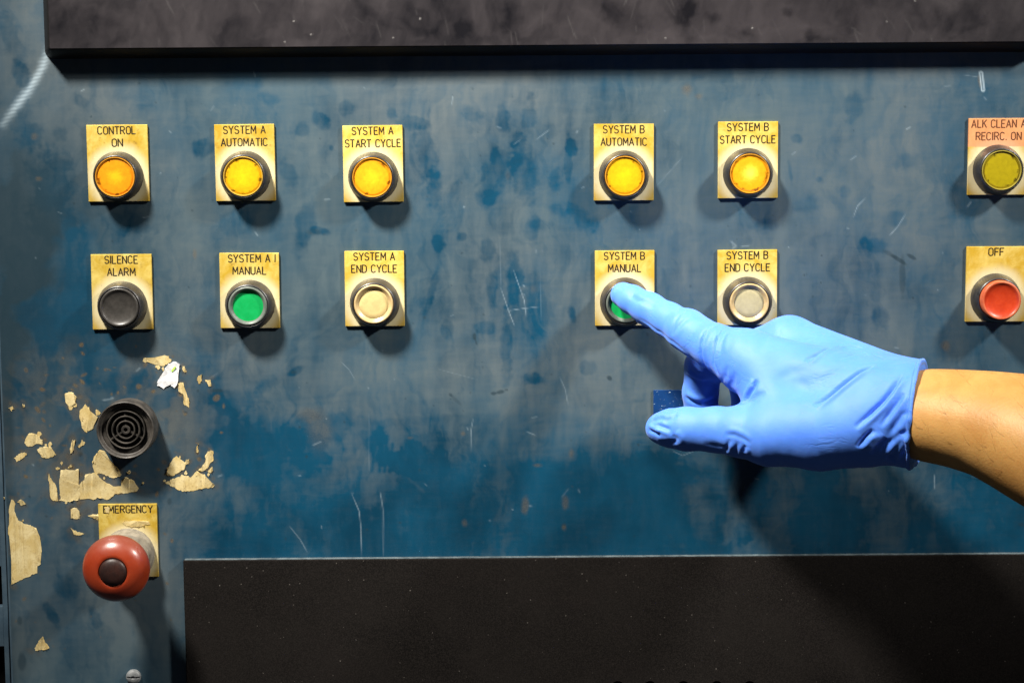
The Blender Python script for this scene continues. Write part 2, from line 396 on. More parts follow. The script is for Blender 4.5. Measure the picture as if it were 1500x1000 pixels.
def mesh_np(name, co, quads):
    me = bpy.data.meshes.new(name)
    me.vertices.add(len(co)); me.vertices.foreach_set('co', np.asarray(co, np.float32).ravel())
    n = len(quads); me.loops.add(n * 4); me.loops.foreach_set('vertex_index', np.asarray(quads, np.int32).ravel())
    me.polygons.add(n); me.polygons.foreach_set('loop_start', np.arange(0, n * 4, 4, dtype=np.int32))
    try: me.polygons.foreach_set('loop_total', np.full(n, 4, np.int32))
    except Exception: pass
    me.update(calc_edges=True); me.validate()
    return me

# ================================================================ control panel
LX, RX = 9, 1660
EDGE_X = P(8.0, 700)[0]
def left_edge(ys):
    z = np.array([P(LX, y)[2] for y in ys]); v = np.stack([np.full(len(z), EDGE_X), np.zeros(len(z)), z], -1) - CAM
    return 750 + FPX * (v @ Rv) / (v @ Fv)
f = Film(LX, RX, -30, 1060, 1.6, left_edge)
X, Y = f.X, f.Y
f.wob = fbm(X, Y, 34, 3, 4); f.wob2 = fbm(X, Y, 7, 5, 3)
wx = X + (fbm(X, Y, 120, 21, 4) - 0.5) * 90; wy = Y + (fbm(X, Y, 120, 22, 4) - 0.5) * 90
big = fbm(X, Y, 230, 1, 5); streak = fbm(X, Y, 60, 2, 5, 0.35, 3.2); cloud = fbm(wx, wy, 90, 4, 5, 0.9, 1.2); fine = fbm(X, Y, 20, 6, 4)
brushed = fbm(X, Y, 40, 9, 4, 4, 0.12)
def G(x, y, sx, sy): return np.exp(-((wx - x) / sx) ** 2 - ((wy - y) / sy) ** 2)
dust = 0.50 + (big - 0.5) * 0.55 + (streak - 0.5) * 0.50 + (cloud - 0.5) * 0.75 + (fine - 0.5) * 0.25 + (brushed - 0.5) * 0.18
w3x = X + (fbm(X, Y, 60, 71, 4) - 0.5) * 80; w3y = Y + (fbm(X, Y, 60, 72, 4) - 0.5) * 80
pat = fbm(w3x, w3y, 70, 73, 5, 0.7, 1.3); pat2 = fbm(w3x, w3y, 38, 74, 5, 0.35, 2.2); pat3 = fbm(w3x + 0.6 * w3y, w3y, 30, 75, 4, 0.5, 2.5)
dust += -0.13 * sstep(0.54, 0.66, pat) - 0.12 * sstep(0.53, 0.64, pat2) + 0.08 * sstep(0.54, 0.64, pat3) + 0.15
dust += 0.20 * G(640, 490, 260, 120) + 0.26 * G(600, 555, 190, 45) + 0.12 * G(600, 200, 260, 110) + 0.10 * G(1000, 200, 200, 90)
dust += -0.42 * G(60, 340, 110, 170) - 0.42 * G(60, 490, 150, 90) - 0.12 * G(730, 260, 130, 70)
dust += -0.30 * G(300, 570, 90, 50) - 0.12 * G(780, 430, 90, 80) + 0.20 * G(120, 900, 140, 110) + 0.15 * G(60, 100, 60, 120)
dust += 0.05 * G(1330, 280, 130, 140) + 0.08 * G(880, 560, 90, 60)
# the clean lower field, wiped below a ragged edge
edge_y = 655 + 12 * np.sin((X - 450) / 130.0) + (f.wob - 0.5) * 46 + (f.wob2 - 0.5) * 14 + 12 * np.exp(-((X - 590) / 80) ** 2) + np.where(X < 500, (X - 500) * 0.35, 0) - 14 * sstep(820, 1000, X)
low = sstep(-34, 46, Y - edge_y) * sstep(230, 400, X)
step_y = 606 + 5 * np.sin((X - 430) / 70.0) + (f.wob - 0.5) * 18
dust -= 0.20 * sstep(-5, 9, Y - step_y) * sstep(430, 500, X) * (1 - sstep(760, 1000, X)) * (1 - low)
dust -= low * (0.50 + 0.26 * sstep(0, 110, Y - edge_y))
dust -= 0.30 * G(370, 640, 70, 50)
dust += 0.26 * G(330, 720, 120, 70) + 0.22 * G(430, 700, 90, 40) + 0.05 * G(660, 625, 150, 28) + 0.16 * G(1080, 740, 60, 60) + 0.22 * G(1420, 740, 130, 70) + 0.18 * G(1200, 690, 120, 25)
dust -= 0.25 * G(860, 730, 130, 60)
dust += low * (0.55 * (fbm(w3x, w3y, 110, 95, 5) - 0.5) + 0.22 * G(1120, 780, 70, 45) + 0.12 * G(720, 700, 60, 40))
vst = fbm(X + 0.06 * Y, Y, 26, 91, 4, 0.35, 7.0); vst2 = fbm(X - 0.05 * Y, Y, 14, 92, 3, 0.4, 9.0)
dust += (0.32 * (vst - 0.5) + 0.20 * (vst2 - 0.5)) * (0.35 + 0.65 * np.exp(-((X - 820) / 420) ** 2)) * (1 - 0.5 * low)
f.dust = np.clip(dust, 0.02, 0.98)
pr = [  # finger marks and wiped spots where the film is gone: x, y, rx, ry, amount, angle
 (78,268,44,46,.55,0),(88,322,42,36,.40,0),(297,216,15,14,.5,10),(423,252,14,28,.42,-12),(447,332,15,46,.5,16),(470,338,15,6,.7,6),
 (40,196,22,24,.35,0),(92,196,14,12,.4,20),(122,150,14,9,.35,20),(20,60,18,45,.35,-20),(30,110,14,34,.5,-18),(395,146,16,9,.35,10),(345,326,30,20,.3,0),(185,325,42,26,.35,0),
 (472,178,16,11,.5,35),(443,192,13,11,.45,-40),(507,160,11,11,.4,0),(573,165,9,9,.4,0),(486,216,4,5,.5,0),(610,180,24,11,.45,10),(627,228,17,46,.4,-12),(636,275,13,32,.45,4),
 (690,166,22,16,.42,0),(735,170,12,24,.45,0),(776,166,14,30,.48,0),(808,190,12,18,.3,0),(760,218,10,22,.35,0),(727,258,22,42,.42,18),(770,262,28,42,.42,0),(812,262,16,26,.4,0),
 (837,216,10,12,.6,0),(832,238,6,44,.4,0),(715,290,22,11,.35,0),(641,357,9,11,.5,-20),(676,346,9,8,.45,0),(714,368,12,19,.45,0),(780,335,12,22,.4,10),(815,308,22,12,.4,20),(850,320,13,34,.42,-38),(797,330,20,10,.3,0),
 (632,430,6,46,.35,14),(752,415,13,56,.5,0),(786,452,20,52,.32,0),(720,428,10,28,.35,0),(742,505,9,60,.45,0),(838,460,7,17,.5,-10),(783,553,17,10,.6,8),(860,538,15,12,.45,0),(712,480,15,9,.3,0),(655,480,9,14,.3,0),
 (1250,156,16,24,.42,10),(1167,203,9,8,.5,0),(1330,236,30,15,.30,-15),(1236,281,15,12,.42,0),(1158,254,4,22,.4,-8),(1312,321,13,11,.35,0),(1284,360,22,13,.4,20),(1200,263,6,5,.45,0),(1290,467,15,17,.45,0),(1180,300,22,18,.3,0),(1120,330,26,14,.3,0),
 (540,640,34,22,.30,-30),(555,655,24,26,.42,0),(585,672,24,16,.45,0),(620,683,32,14,.45,0),(470,625,50,30,.35,0),(450,660,40,30,.35,0),(60,760,20,60,.25,0),(90,860,26,16,.35,20),(75,900,9,22,.5,-28),(140,905,9,20,.5,-25),(110,800,16,36,.3,-25),
 (180,560,50,20,.4,0),(230,600,30,40,.3,0),(30,560,22,40,.3,0),(340,590,60,20,.35,-8),(395,560,30,14,.3,-35),(430,545,14,6,.5,-30),(960,690,60,26,.3,0),(1290,640,60,30,.2,0),(520,470,30,40,.2,0)]
for x, y, rx, ry, a, an in pr: f.blob('dust', x, y, rx, ry, -a * 0.8, an, 0.42, 0.6)
for x, y0, y1 in [(545,632,690),(556,628,690),(571,650,690),(584,655,692),(592,652,690),(600,645,690),(606,648,690),(612,650,690),(618,655,692),(640,662,690),(646,660,700),(651,662,690),(563,640,690)]:
    f.line('dust', [(x + 4, y0), (x, y1)], 2.6, -0.35, False, 0.2)
for i in range(110):                                    # soft random smears, mostly upright
    x, y = rng.uniform(20, 1480), rng.uniform(110, 800); L = rng.uniform(10, 45); a = rng.normal(0, 0.25)
    f.line('dust', [(x, y), (x + L * math.sin(a), y + L * math.cos(a))], rng.uniform(1.5, 6), rng.choice([-0.16, -0.1]), True, 0.4)
for i in range(90):                                     # lighter rubbed strokes
    x, y = rng.uniform(20, 1480), rng.uniform(110, 800); L = rng.uniform(10, 50); a = rng.normal(0, 0.5) if i % 2 else rng.normal(1.57, 0.2)
    w0 = rng.uniform(1.0, 5); m = L + 10; wdw = f.win(x - m, x + m, y - m, y + m)
    d, t = segdist(f.X[wdw], f.Y[wdw], [(x, y), (x + L * math.sin(a), y + L * math.cos(a))])
    f.dust[wdw] += rng.uniform(0.06, 0.18) * np.exp(-(d / w0) ** 2) * (1 - 0.6 * f.wob2[wdw])
# grime: dark drips and specks
for x, y, rx, ry, a, an in [(695,493,3,5,.8,0),(697,500,1.6,6,.7,-15),(893,554,5,4,.9,30),(723,576,5,3,.85,0),(733,574,7,3,.85,-12),(742,571,3,2,.6,0),(660,578,4,3,.5,40),(667,585,14,3,.35,42),(622,465,2.5,3,.6,0),
 (1322,405,5,34,.55,0),(1316,380,16,3.2,.75,32),(1335,376,8,3,.8,30),(1303,372,14,4,.4,30),(118,665,4,4,.6,0),(248,734,4,6,.6,0),(29,908,5,8,.6,0),(32,970,6,14,.6,0),(105,745,4,4,.5,0),(430,545,5,3,.5,0),(318,572,10,3,.7,0),(826,770,4,5,.7,0),(1497,768,5,3,.5,0),(460,340,12,5,.35,0)]:
    f.blob('grime', x, y, rx, ry, a, an, 0.4, 0.3)
for i in range(170):
    x, y = rng.uniform(20, 1490), rng.uniform(110, 800); r = rng.uniform(0.8, 2.0)
    f.blob('grime', x, y, r, r * rng.uniform(0.8, 1.6), rng.uniform(0.3, 0.8), rng.uniform(0, 180), 0.6, 0.1)
f.grime += np.clip(0.85 * np.exp(-((wx - 40) / 130) ** 2 - ((wy - 430) / 210) ** 2) * sstep(0.40, 0.62, cloud) + 0.30 * np.exp(-((wx - 170) / 130) ** 2 - ((wy - 560) / 70) ** 2) * f.wob * 1.4, 0, 0.7)
scuff = sstep(0.50, 0.64, fbm(w3x, w3y, 46, 81, 5)) * np.exp(-((X - 150) / 150) ** 4 - ((Y - 630) / 120) ** 4)
f.rust += 0.26 * scuff
f.dust = np.clip(f.dust + 0.25 * scuff, 0, 1)
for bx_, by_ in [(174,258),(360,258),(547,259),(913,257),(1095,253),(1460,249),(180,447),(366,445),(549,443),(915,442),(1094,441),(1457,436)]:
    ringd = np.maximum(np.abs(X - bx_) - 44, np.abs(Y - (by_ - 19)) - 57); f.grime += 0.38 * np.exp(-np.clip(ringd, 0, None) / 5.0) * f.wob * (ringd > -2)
f.grime += 0.52 * np.exp(-(wx / 130) ** 2) * np.exp(-((wy - 360) / 260) ** 2) + 0.30 * np.exp(-((wx - 15) / 45) ** 2 - ((wy - 90) / 130) ** 2) * sstep(.4, .6, cloud)
f.grime += 0.75 * (1 - sstep(12, 26, X)) * sstep(420, 640, Y) * f.wob * 1.2 + 0.35 * (1 - sstep(10, 40, X)) * f.wob
f.grime += 0.30 * np.exp(-((X - 190) / 75) ** 2 - ((Y - 640) / 60) ** 2) * f.wob
# rust and paint flecks
for x, y, rx, ry, a, an in [(1007,130,9,9,.7,0),(1024,141,6,5,.5,0),(285,372,4,8,.6,0),(1385,507,8,7,.7,0),(680,766,4,5,.5,0),(770,740,5,12,.6,8),(828,736,5,11,.55,0),(826,772,5,6,.6,0),(678,635,4,4,.55,0),(600,641,6,3,.5,0),(787,681,7,3,.6,0),(837,664,4,8,.55,0),(782,424,7,9,.28,0),(744,258,5,8,.3,0),(57,262,6,4,.55,0),(50,200,5,5,.5,0),(838,712,2,2,.5,0),(1435,118,3,10,.8,-8)]:
    f.blob('rust', x, y, rx, ry, a * 0.7, an, 0.8, 0.7)
f.blob('rust', 470, 630, 20, 34, 0.28, 0, 0.7, 0.4); f.blob('rust', 455, 605, 22, 12, 0.28, 0, 0.7, 0.4)
for i in range(70):
    a_, q_ = rng.uniform(0, 6.28), rng.uniform(0.4, 1.15)
    x, y = 150 + 165 * q_ * math.cos(a_), 620 + 105 * q_ * math.sin(a_)
    f.blob('rust', x, y, rng.uniform(1.2, 5), rng.uniform(1.2, 6), rng.uniform(0.3, 0.85), rng.uniform(0, 180), 0.5, 0.7)
for i in range(26):
    x, y = rng.uniform(20, 260), rng.uniform(520, 990); f.blob('rust', x, y, rng.uniform(1, 3), rng.uniform(1, 4), rng.uniform(0.3, 0.7), rng.uniform(0, 180), 0.5, 0.7)
c5 = lambda L: [(x / 4.1667, 500 + y / 4.1667) for x, y in L]
c6 = lambda L: [(x / 3.571, 720 + y / 3.571) for x, y in L]
res = [c5(q) for q in [
 [(300,805),(320,850),(350,940),(352,972),(325,972),(306,940)],[(370,785),(400,778),(480,778),(482,850),(478,965),(360,972),(368,900)],
 [(486,870),(520,810),(600,815),(625,850),(690,885),(740,880),(760,830),(800,840),(845,895),(840,905),(700,930),(487,962)],
 [(610,660),(640,670),(680,740),(730,790),(740,815),(690,832),(640,812),(580,806),(565,760),(575,700)],
 [(1005,860),(1050,840),(1110,810),(1160,830),(1200,790),(1250,810),(1265,850),(1300,865),(1308,882),(1200,905),(1110,915),(1070,890)],
 [(1010,815),(1040,740),(1080,698),(1120,730),(1130,770),(1090,800)],[(1215,786),(1250,740),(1270,670),(1300,665),(1298,730),(1270,770),(1240,790)],
 [(1268,795),(1295,762),(1300,790),(1285,802)],[(485,430),(520,380),(545,400),(560,440),(600,460),(575,500),(570,530),(530,560),(510,540),(490,480)],
 [(395,320),(440,310),(470,340),(460,380),(420,405),(400,370)],[(150,620),(180,560),(220,565),(260,600),(250,625),(180,640)],
 [(225,660),(270,640),(315,645),(345,690),(300,710),(255,705)],[(85,710),(150,675),(165,685),(140,710),(100,735)],[(425,660),(440,600),(460,600),(450,640),(430,685)],
 [(470,640),(500,600),(520,615),(490,645)],[(895,100),(1030,90),(1045,120),(1000,150),(940,135),(890,125)],[(1085,255),(1120,250),(1140,320),(1155,405),(1135,390),(1120,330),(1095,310)],
 [(1215,260),(1210,215),(1235,200),(1230,240)],[(1250,235),(1285,235),(1290,270),(1275,275)],[(1115,150),(1140,180),(1130,190),(1112,170)],
 [(1135,720),(1155,715),(1150,745),(1135,750)],[(1200,640),(1212,620),(1210,675),(1200,680)],[(52,405),(75,395),(88,415),(70,428)],[(136,380),(150,385),(147,403),(138,400)],[(414,770),(432,750),(440,765),(422,780)]]]
res += [c6(q) for q in [[(60,40),(80,60),(95,150),(150,175),(190,190),(210,240),(212,380),(195,425),(130,450),(60,485),(58,300)],[(88,50),(110,40),(135,65),(110,72)],
 [(370,90),(400,85),(420,120),(415,140),(368,142)],[(370,190),(400,205),(440,220),(415,228),(385,222)],[(185,830),(200,780),(225,755),(240,790),(258,815),(220,825)],[(460,125),(512,115),(514,155),(490,140)]]]
for q_ in res:                                          # brown staining that has crept out round each torn piece
    for x, y in q_:
        f.blob('rust', x + rng.normal(0, 3), y + rng.normal(0, 3), rng.uniform(3, 7), rng.uniform(3, 8), rng.uniform(0.12, 0.34), rng.uniform(0, 180), 0.8, 0.8)
        f.blob('grime', x + rng.normal(0, 5), y + rng.normal(0, 5), rng.uniform(4, 10), rng.uniform(4, 10), rng.uniform(0.06, 0.22), rng.uniform(0, 180), 0.9, 0.8)
# scratches
for pts, w0, a in [([(752,395),(768,440),(771,465)],.8,.75),([(733,420),(745,455),(754,478)],.8,.7),([(743,455),(765,452),(792,449)],.7,.7),([(515,722),(526,748),(529,775),(529,814)],.9,.75),([(557,720),(561,745),(562,814)],.9,.75),
 ([(424,770),(440,790),(450,808)],.9,.6),([(693,613),(690,630),(690,662)],.9,.6),([(1250,318),(1256,302),(1268,290)],1,.6),([(1303,345),(1315,332),(1327,313)],1,.65),([(1369,694),(1369,716)],1,.6),([(1327,190),(1334,186)],1.2,.7),
 ([(820,552),(828,570),(832,592)],1,.45),([(985,660),(1000,667),(1017,660)],.7,.6),([(960,275),(1000,230)],.8,.3),([(785,205),(805,190)],.9,.5),([(1245,235),(1255,228)],1,.5),([(1105,700),(1112,702)],1.2,.6),([(500,530),(512,542),(520,556)],.8,.35),([(640,540),(700,556)],.7,.2),
 ([(150,586),(165,584)],1.6,.6),([(162,584),(166,582)],2.4,.7),([(199,544),(206,538)],1.4,.6),([(752,212),(762,205)],.8,.4),([(790,380),(793,470)],.7,.25),([(733,355),(734,420)],.8,.3),([(300,560),(320,545)],.8,.25),([(540,605),(541,690)],.9,.22),([(1411,110),(1433,113)],.8,.4),([(1070,353),(1078,360),(1072,365)],2.0,.5),([(1085,361),(1098,360)],1.4,.45),([(1072,352),(1074,362)],1.5,.4)]:
    f.line('scr', pts, w0 * 0.72, a * 0.36, True, 0.6)
for i in range(90):                                    # tiny nicks and specks
    x, y = rng.uniform(15, 1490), rng.uniform(105, 805); L = abs(rng.normal(0, 6)); a = rng.uniform(0, 6.28)
    f.line('scr', [(x, y), (x + L * math.cos(a), y + L * math.sin(a) + 0.1)], rng.uniform(0.7, 1.2), rng.uniform(0.06, 0.24), True, 0.4)
# light reflected off the cover's edge, painted as a hatched streak, top left
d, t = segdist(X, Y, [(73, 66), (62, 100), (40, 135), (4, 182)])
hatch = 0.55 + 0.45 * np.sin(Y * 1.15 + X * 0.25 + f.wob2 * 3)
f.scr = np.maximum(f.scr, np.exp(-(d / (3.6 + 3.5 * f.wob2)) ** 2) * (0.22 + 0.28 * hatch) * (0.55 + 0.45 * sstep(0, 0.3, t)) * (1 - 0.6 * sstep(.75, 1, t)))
d, t = segdist(X, Y, [(1437, 107), (1440, 132)])
f.scr = np.maximum(f.scr, 0.5 * np.exp(-((d - 1.9) / 1.0) ** 2))
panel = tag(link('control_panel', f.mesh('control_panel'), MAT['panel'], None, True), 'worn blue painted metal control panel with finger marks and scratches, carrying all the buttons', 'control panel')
# folded left edge of the panel and its back
x0, x1 = P(LX, 500)[0], P(RX, 500)[0]
bm = bmesh.new(); z0, z1 = P(LX, 1060)[2], P(LX, -30)[2]
a0, a1 = np.array([EDGE_X, 0, z0]), np.array([EDGE_X, 0, z1]); b0, b1 = P(RX, 1060), P(RX, -30)
vs = [bm.verts.new(p) for p in ((a0[0], 0.0003, a0[2]), (a1[0], 0.0003, a1[2]), (b1[0], 0.0003, b1[2]), (b0[0], 0.0003, b0[2]))]
vb = [bm.verts.new((v.co.x, 0.02, v.co.z)) for v in vs]
bm.faces.new(vs); bm.faces.new(vb)
for i in range(4): bm.faces.new((vs[i], vs[(i + 1) % 4], vb[(i + 1) % 4], vb[i]))
obj('sheet_back', bm, MAT['frame'], panel)
bm = bmesh.new()                                        # bright bare bead along the fold
prev = None
for k in range(9):
    a = R(90) * k / 8 ; off = (-1.2 * math.sin(a), 1.2 * (1 - math.cos(a)))
    cur = [bm.verts.new((q[0] + off[0] * MM, off[1] * MM, q[2])) for q in (a0, a1)]
    if prev: bm.faces.new((prev[0], prev[1], cur[1], cur[0]))
    prev = cur
obj('folded_edge', bm, MAT['frame'], panel, True)

# yellowed glue and paper left by torn-off labels
def jag(pts, it, amp, rnd):
    for _ in range(it):
        out = []
        for (ax, ay), (bx, by) in zip(pts, pts[1:] + pts[:1]):
            L = math.hypot(bx - ax, by - ay); k = rnd.gauss(0, amp) * min(L, math.sqrt(L * 9))
            out += [(ax, ay), ((ax + bx) / 2 - (by - ay) / (L + 1e-6) * k, (ay + by) / 2 + (bx - ax) / (L + 1e-6) * k)]
        pts = out
    return pts
def scrap(name, pts, mat, parent, th=0.15, it=3, amp=0.07, seed=0, h0=0.0):
    rnd = random.Random(seed); pts = jag(pts, it, amp, rnd)
    bm = bmesh.new()
    top = [bm.verts.new(PV((x, y, h0 + th * (0.6 + 0.8 * rnd.random()) + (rnd.random() * 0.7 if rnd.random() < 0.12 else 0)))) for x, y in pts]
    bot = [bm.verts.new(PV((x, y, h0 - 0.05))) for x, y in pts]
    bm.faces.new(top)
    n = len(pts)
    for i in range(n): bm.faces.new((top[i], top[(i + 1) % n], bot[(i + 1) % n], bot[i]))
    bmesh.ops.triangulate(bm, faces=[fc for fc in bm.faces if len(fc.verts) > 4])
    return obj(name, bm, mat, parent)
for i, q in enumerate(res): scrap('label_residue', q, MAT['residue'], panel, 0.16, 4, 0.11, i)
st = scrap('torn_sticker', c5([(1005,165),(1030,135),(1075,125),(1100,140),(1095,170),(1075,200),(1088,240),(1065,285),(1040,262),(1000,290),(960,270),(975,220),(1000,195)]), MAT['paper'], None, 0.5, 3, 0.08, 77, 0.0)
tag(st, 'torn scrap of white paper sticker with a lime green fleck above the round buzzer', 'sticker')
scrap('printed_fleck', c5([(1045,180),(1068,152),(1075,160),(1052,186)]), MAT['lime'], st, 0.1, 1, 0.03, 5, 0.72)
rnd = random.Random(19)
for i, q in enumerate([res[k] for k in (1, 2, 3, 4, 5, 6, 8, 9, 10, 11, 15, 25)]):
    for _ in range(3):
        x, y = rnd.choice(q); x += rnd.gauss(0, 5); y += rnd.gauss(0, 5); n_ = rnd.randint(4, 6); r0 = rnd.uniform(1.6, 4.2)
        if math.hypot(x - 184, y - 630) < 48: continue
        scrap('label_residue', [(x + r0 * rnd.uniform(.5, 1.3) * math.cos(6.283 * k / n_), y + r0 * rnd.uniform(.5, 1.5) * math.sin(6.283 * k / n_)) for k in range(n_)], MAT['residue'], panel, 0.14, 2, 0.12, 200 + i * 5 + _)
bm = bmesh.new(); a, b = P(957, 571), P(1022, 628)
box(bm, a[0], b[0], -0.0009, 0.0001, b[2], a[2], 0.0002)
tag(obj('blue_tag', bm, MAT['tag']), 'small dark blue tag with white flecks stuck on the panel behind the curled fingers', 'tag')

# ================================================================ charcoal cover above and black sheet below
def rrect(x0, x1, z0, z1, r, n=6):
    out = []
    for cx, cz, s in ((x1 - r, z1 - r, 0), (x0 + r, z1 - r, 90), (x0 + r, z0 + r, 180), (x1 - r, z0 + r, 270)):
        for k in range(n + 1):
            a = R(s + 90 * k / n); out.append((cx + r * math.cos(a), cz + r * math.sin(a)))
    return out
cb0 = P(66, 87); cb1 = P(1536, 80)
cx0, cz0, cx1, cz1 = cb0[0], cb0[2], cb1[0], P(66, -330)[2]
cov_h, inset = 10.5, 5.0 * MM
fc = Film(60, 1560, -330, 90, 1.6)
f2 = fc; X2, Y2 = fc.X, fc.Y
fc.wob = fbm(X2, Y2, 34, 43, 4); fc.wob2 = fbm(X2, Y2, 8, 45, 3)
w2x = X2 + (fbm(X2, Y2, 70, 51, 4) - 0.5) * 90; w2y = Y2 + (fbm(X2, Y2, 70, 52, 4) - 0.5) * 90
fc.dust = np.clip(0.42 + (fbm(w2x, w2y, 60, 41, 5) - 0.5) * 1.25 + (fbm(X2 + Y2 * 0.35, Y2, 24, 42, 4, 0.4, 2) - 0.5) * 0.22, 0, 1)
for x, y, rx, ry, a, an in [(1043,28,14,15,.5,0),(1005,18,13,26,.5,18),(1148,20,9,9,.5,0),(745,22,22,26,.45,0),(955,30,22,18,.3,0),(1185,52,14,11,.4,0),(1090,50,14,10,.4,0),(680,45,22,16,.35,0),(1250,25,30,30,.3,0),(1400,30,40,30,.4,0),(900,20,20,20,.3,0),(110,40,45,40,.25,0)]:
    fc.blob('dust', x, y, rx, ry, -a * .8, an, 0.7, 0.55)
for i in range(60):
    x, y = rng.uniform(120, 1450), rng.uniform(-40, 70); L = rng.uniform(8, 40); a = rng.normal(0.35, 0.25)
    fc.line('scr', [(x, y), (x + L * math.sin(a), y + L * math.cos(a))], 1.1, rng.uniform(0.02, 0.07), True, 0.5)
for i in range(12):
    x, y = rng.uniform(80, 1490), rng.uniform(-5, 72); fc.line('scr', [(x, y), (x + .8, y + .6)], 0.9, rng.uniform(0.2, 0.8), False, 0.3)
# clip the front sheet of the film grid to the inset outline by building it on the outline's own grid
nx, nz = 960, 260
gx = np.linspace(cx0 + inset, cx1 - inset, nx); gz = np.linspace(cz0 + inset, cz1 - inset, nz)
GX, GZ = np.meshgrid(gx, gz)
co3 = np.stack([GX.ravel(), np.full(GX.size, -cov_h * MM), GZ.ravel()], -1)
def proj(c):
    v = c - CAM; dp = v @ Fv
    return 750 + FPX * (v @ Rv) / dp, 500 - FPX * (v @ Uv) / dp
base_co = co3.copy(); base_co[:, 1] = 0
pxs, pys = proj(base_co)
ii = np.clip(((pys - fc.ys[0]) / fc.step).astype(int), 0, len(fc.ys) - 1); jj = np.clip(((pxs - fc.xs[0]) / fc.step).astype(int), 0, len(fc.xs) - 1)
idx = np.arange(nx * nz).reshape(nz, nx); q = np.stack([idx[:-1, :-1], idx[:-1, 1:], idx[1:, 1:], idx[1:, :-1]], -1).reshape(-1, 4)
me = mesh_np('face_sheet', co3, q); at = me.color_attributes.new('film', 'FLOAT_COLOR', 'POINT')
at.data.foreach_set('color', np.clip(np.stack([fc.dust[ii, jj], fc.grime[ii, jj], fc.rust[ii, jj], fc.scr[ii, jj]], -1), 0, 1).astype(np.float32).ravel())
bm = bmesh.new()
loops = []
for ins, h, r in ((0, -0.2, 4), (0.0006, 1.5, 4), (inset - 0.0008, cov_h - 0.6, 1.6), (inset - 0.0002, cov_h - 0.1, 1.0), (inset, cov_h, 0.5)):
    loops.append([bm.verts.new((x, -h * MM, z)) for x, z in rrect(cx0 + ins, cx1 - ins, cz0 + ins, cz1 - ins, r * MM)])
for la, lb in zip(loops, loops[1:]):
    for i in range(len(la)): bm.faces.new((la[i], la[(i + 1) % len(la)], lb[(i + 1) % len(la)], lb[i]))
cover = obj('raised_cover', bm, MAT['edge'], None, True)
link('face_sheet', me, MAT['cover'], cover, True)
tag(cover, 'smudged charcoal grey raised cover with black sloped edge along the top of the panel', 'cover')

ta = P(270, 818); tb = P(1640, 808)
bm = bmesh.new(); box(bm, ta[0], tb[0], -0.0042, -0.0002, P(270, 1230)[2], ta[2], 0.0005)
tray = obj('black_sheet', bm, MAT['tray'])
cut = bmesh.new()
for x in (905, 952, 1001, 1050, 1098):
    c = P(x, 1006, 4.2); m4 = Matrix.Translation(Vector((c[0], -0.003, c[2]))) @ Matrix.Rotation(R(90), 4, 'X')
    bmesh.ops.create_cone(cut, cap_ends=True, segments=28, radius1=0.0034, radius2=0.0034, depth=0.02, matrix=m4)
cutter = obj('cutter', cut, None)
md = tray.modifiers.new('b', 'BOOLEAN'); md.object = cutter; md.solver = 'EXACT'
dg = bpy.context.evaluated_depsgraph_get(); me = bpy.data.meshes.new_from_object(tray.evaluated_get(dg))
tray.modifiers.clear(); tray.data = me; bpy.data.objects.remove(cutter)
tag(tray, 'flat black speckled sheet with a thin bright top edge covering the bottom of the panel', 'metal sheet')
bm = bmesh.new(); box(bm, ta[0] + 0.0006, tb[0] - 0.0006, -0.0036, -0.0003, ta[2] + 0.00002, ta[2] + 0.00028, 0.00005)
obj('lit_edge', bm, MAT['edge_glint'], tray)  # paler strip: light caught along the sheet's top edge, put into the colour
bm = bmesh.new(); c0 = P(880, 990, 0); c1 = P(1125, 1030, 0)
box(bm, c0[0], c1[0], -0.0008, -0.00025, c1[2], c0[2]); obj('vent_backing', bm, MAT['hole'], tray)

# ================================================================ slotted strip at the left edge
xl, xr = P(-120, 500)[0], EDGE_X - 0.0014
zt, zb = P(0, -60)[2], P(0, 1080)[2]
strip = empty('slotted_strip', (xr, 0, zb))
tag(strip, 'dark blue slotted metal strip along the left edge of the panel', 'vent strip')
bm = bmesh.new(); sr = P(2.6, 850)[0]                      # slots end a little inside the edge
slots = [(P(0, 712 + 117 * k)[2], P(0, 770 + 117 * k)[2]) for k in range(0, 3)]
def wb(x0, x1, z0, z1): box(bm, x0 - xr, x1 - xr, -0.0004, 0.004, z0 - zb, z1 - zb, 0.0004)
wb(sr, xr, zb, zt); zz = zt
for s0, s1 in slots:
    wb(xl, sr + 0.0001, s0, zz); zz = s1
if zz > zb: wb(xl, sr + 0.0001, zb, zz)
obj('slotted_face', bm, MAT['frame'], strip)
bm = bmesh.new(); box(bm, xl - xr, 0, 0.008, 0.010, 0, zt - zb); obj('backing', bm, MAT['hole'], strip)

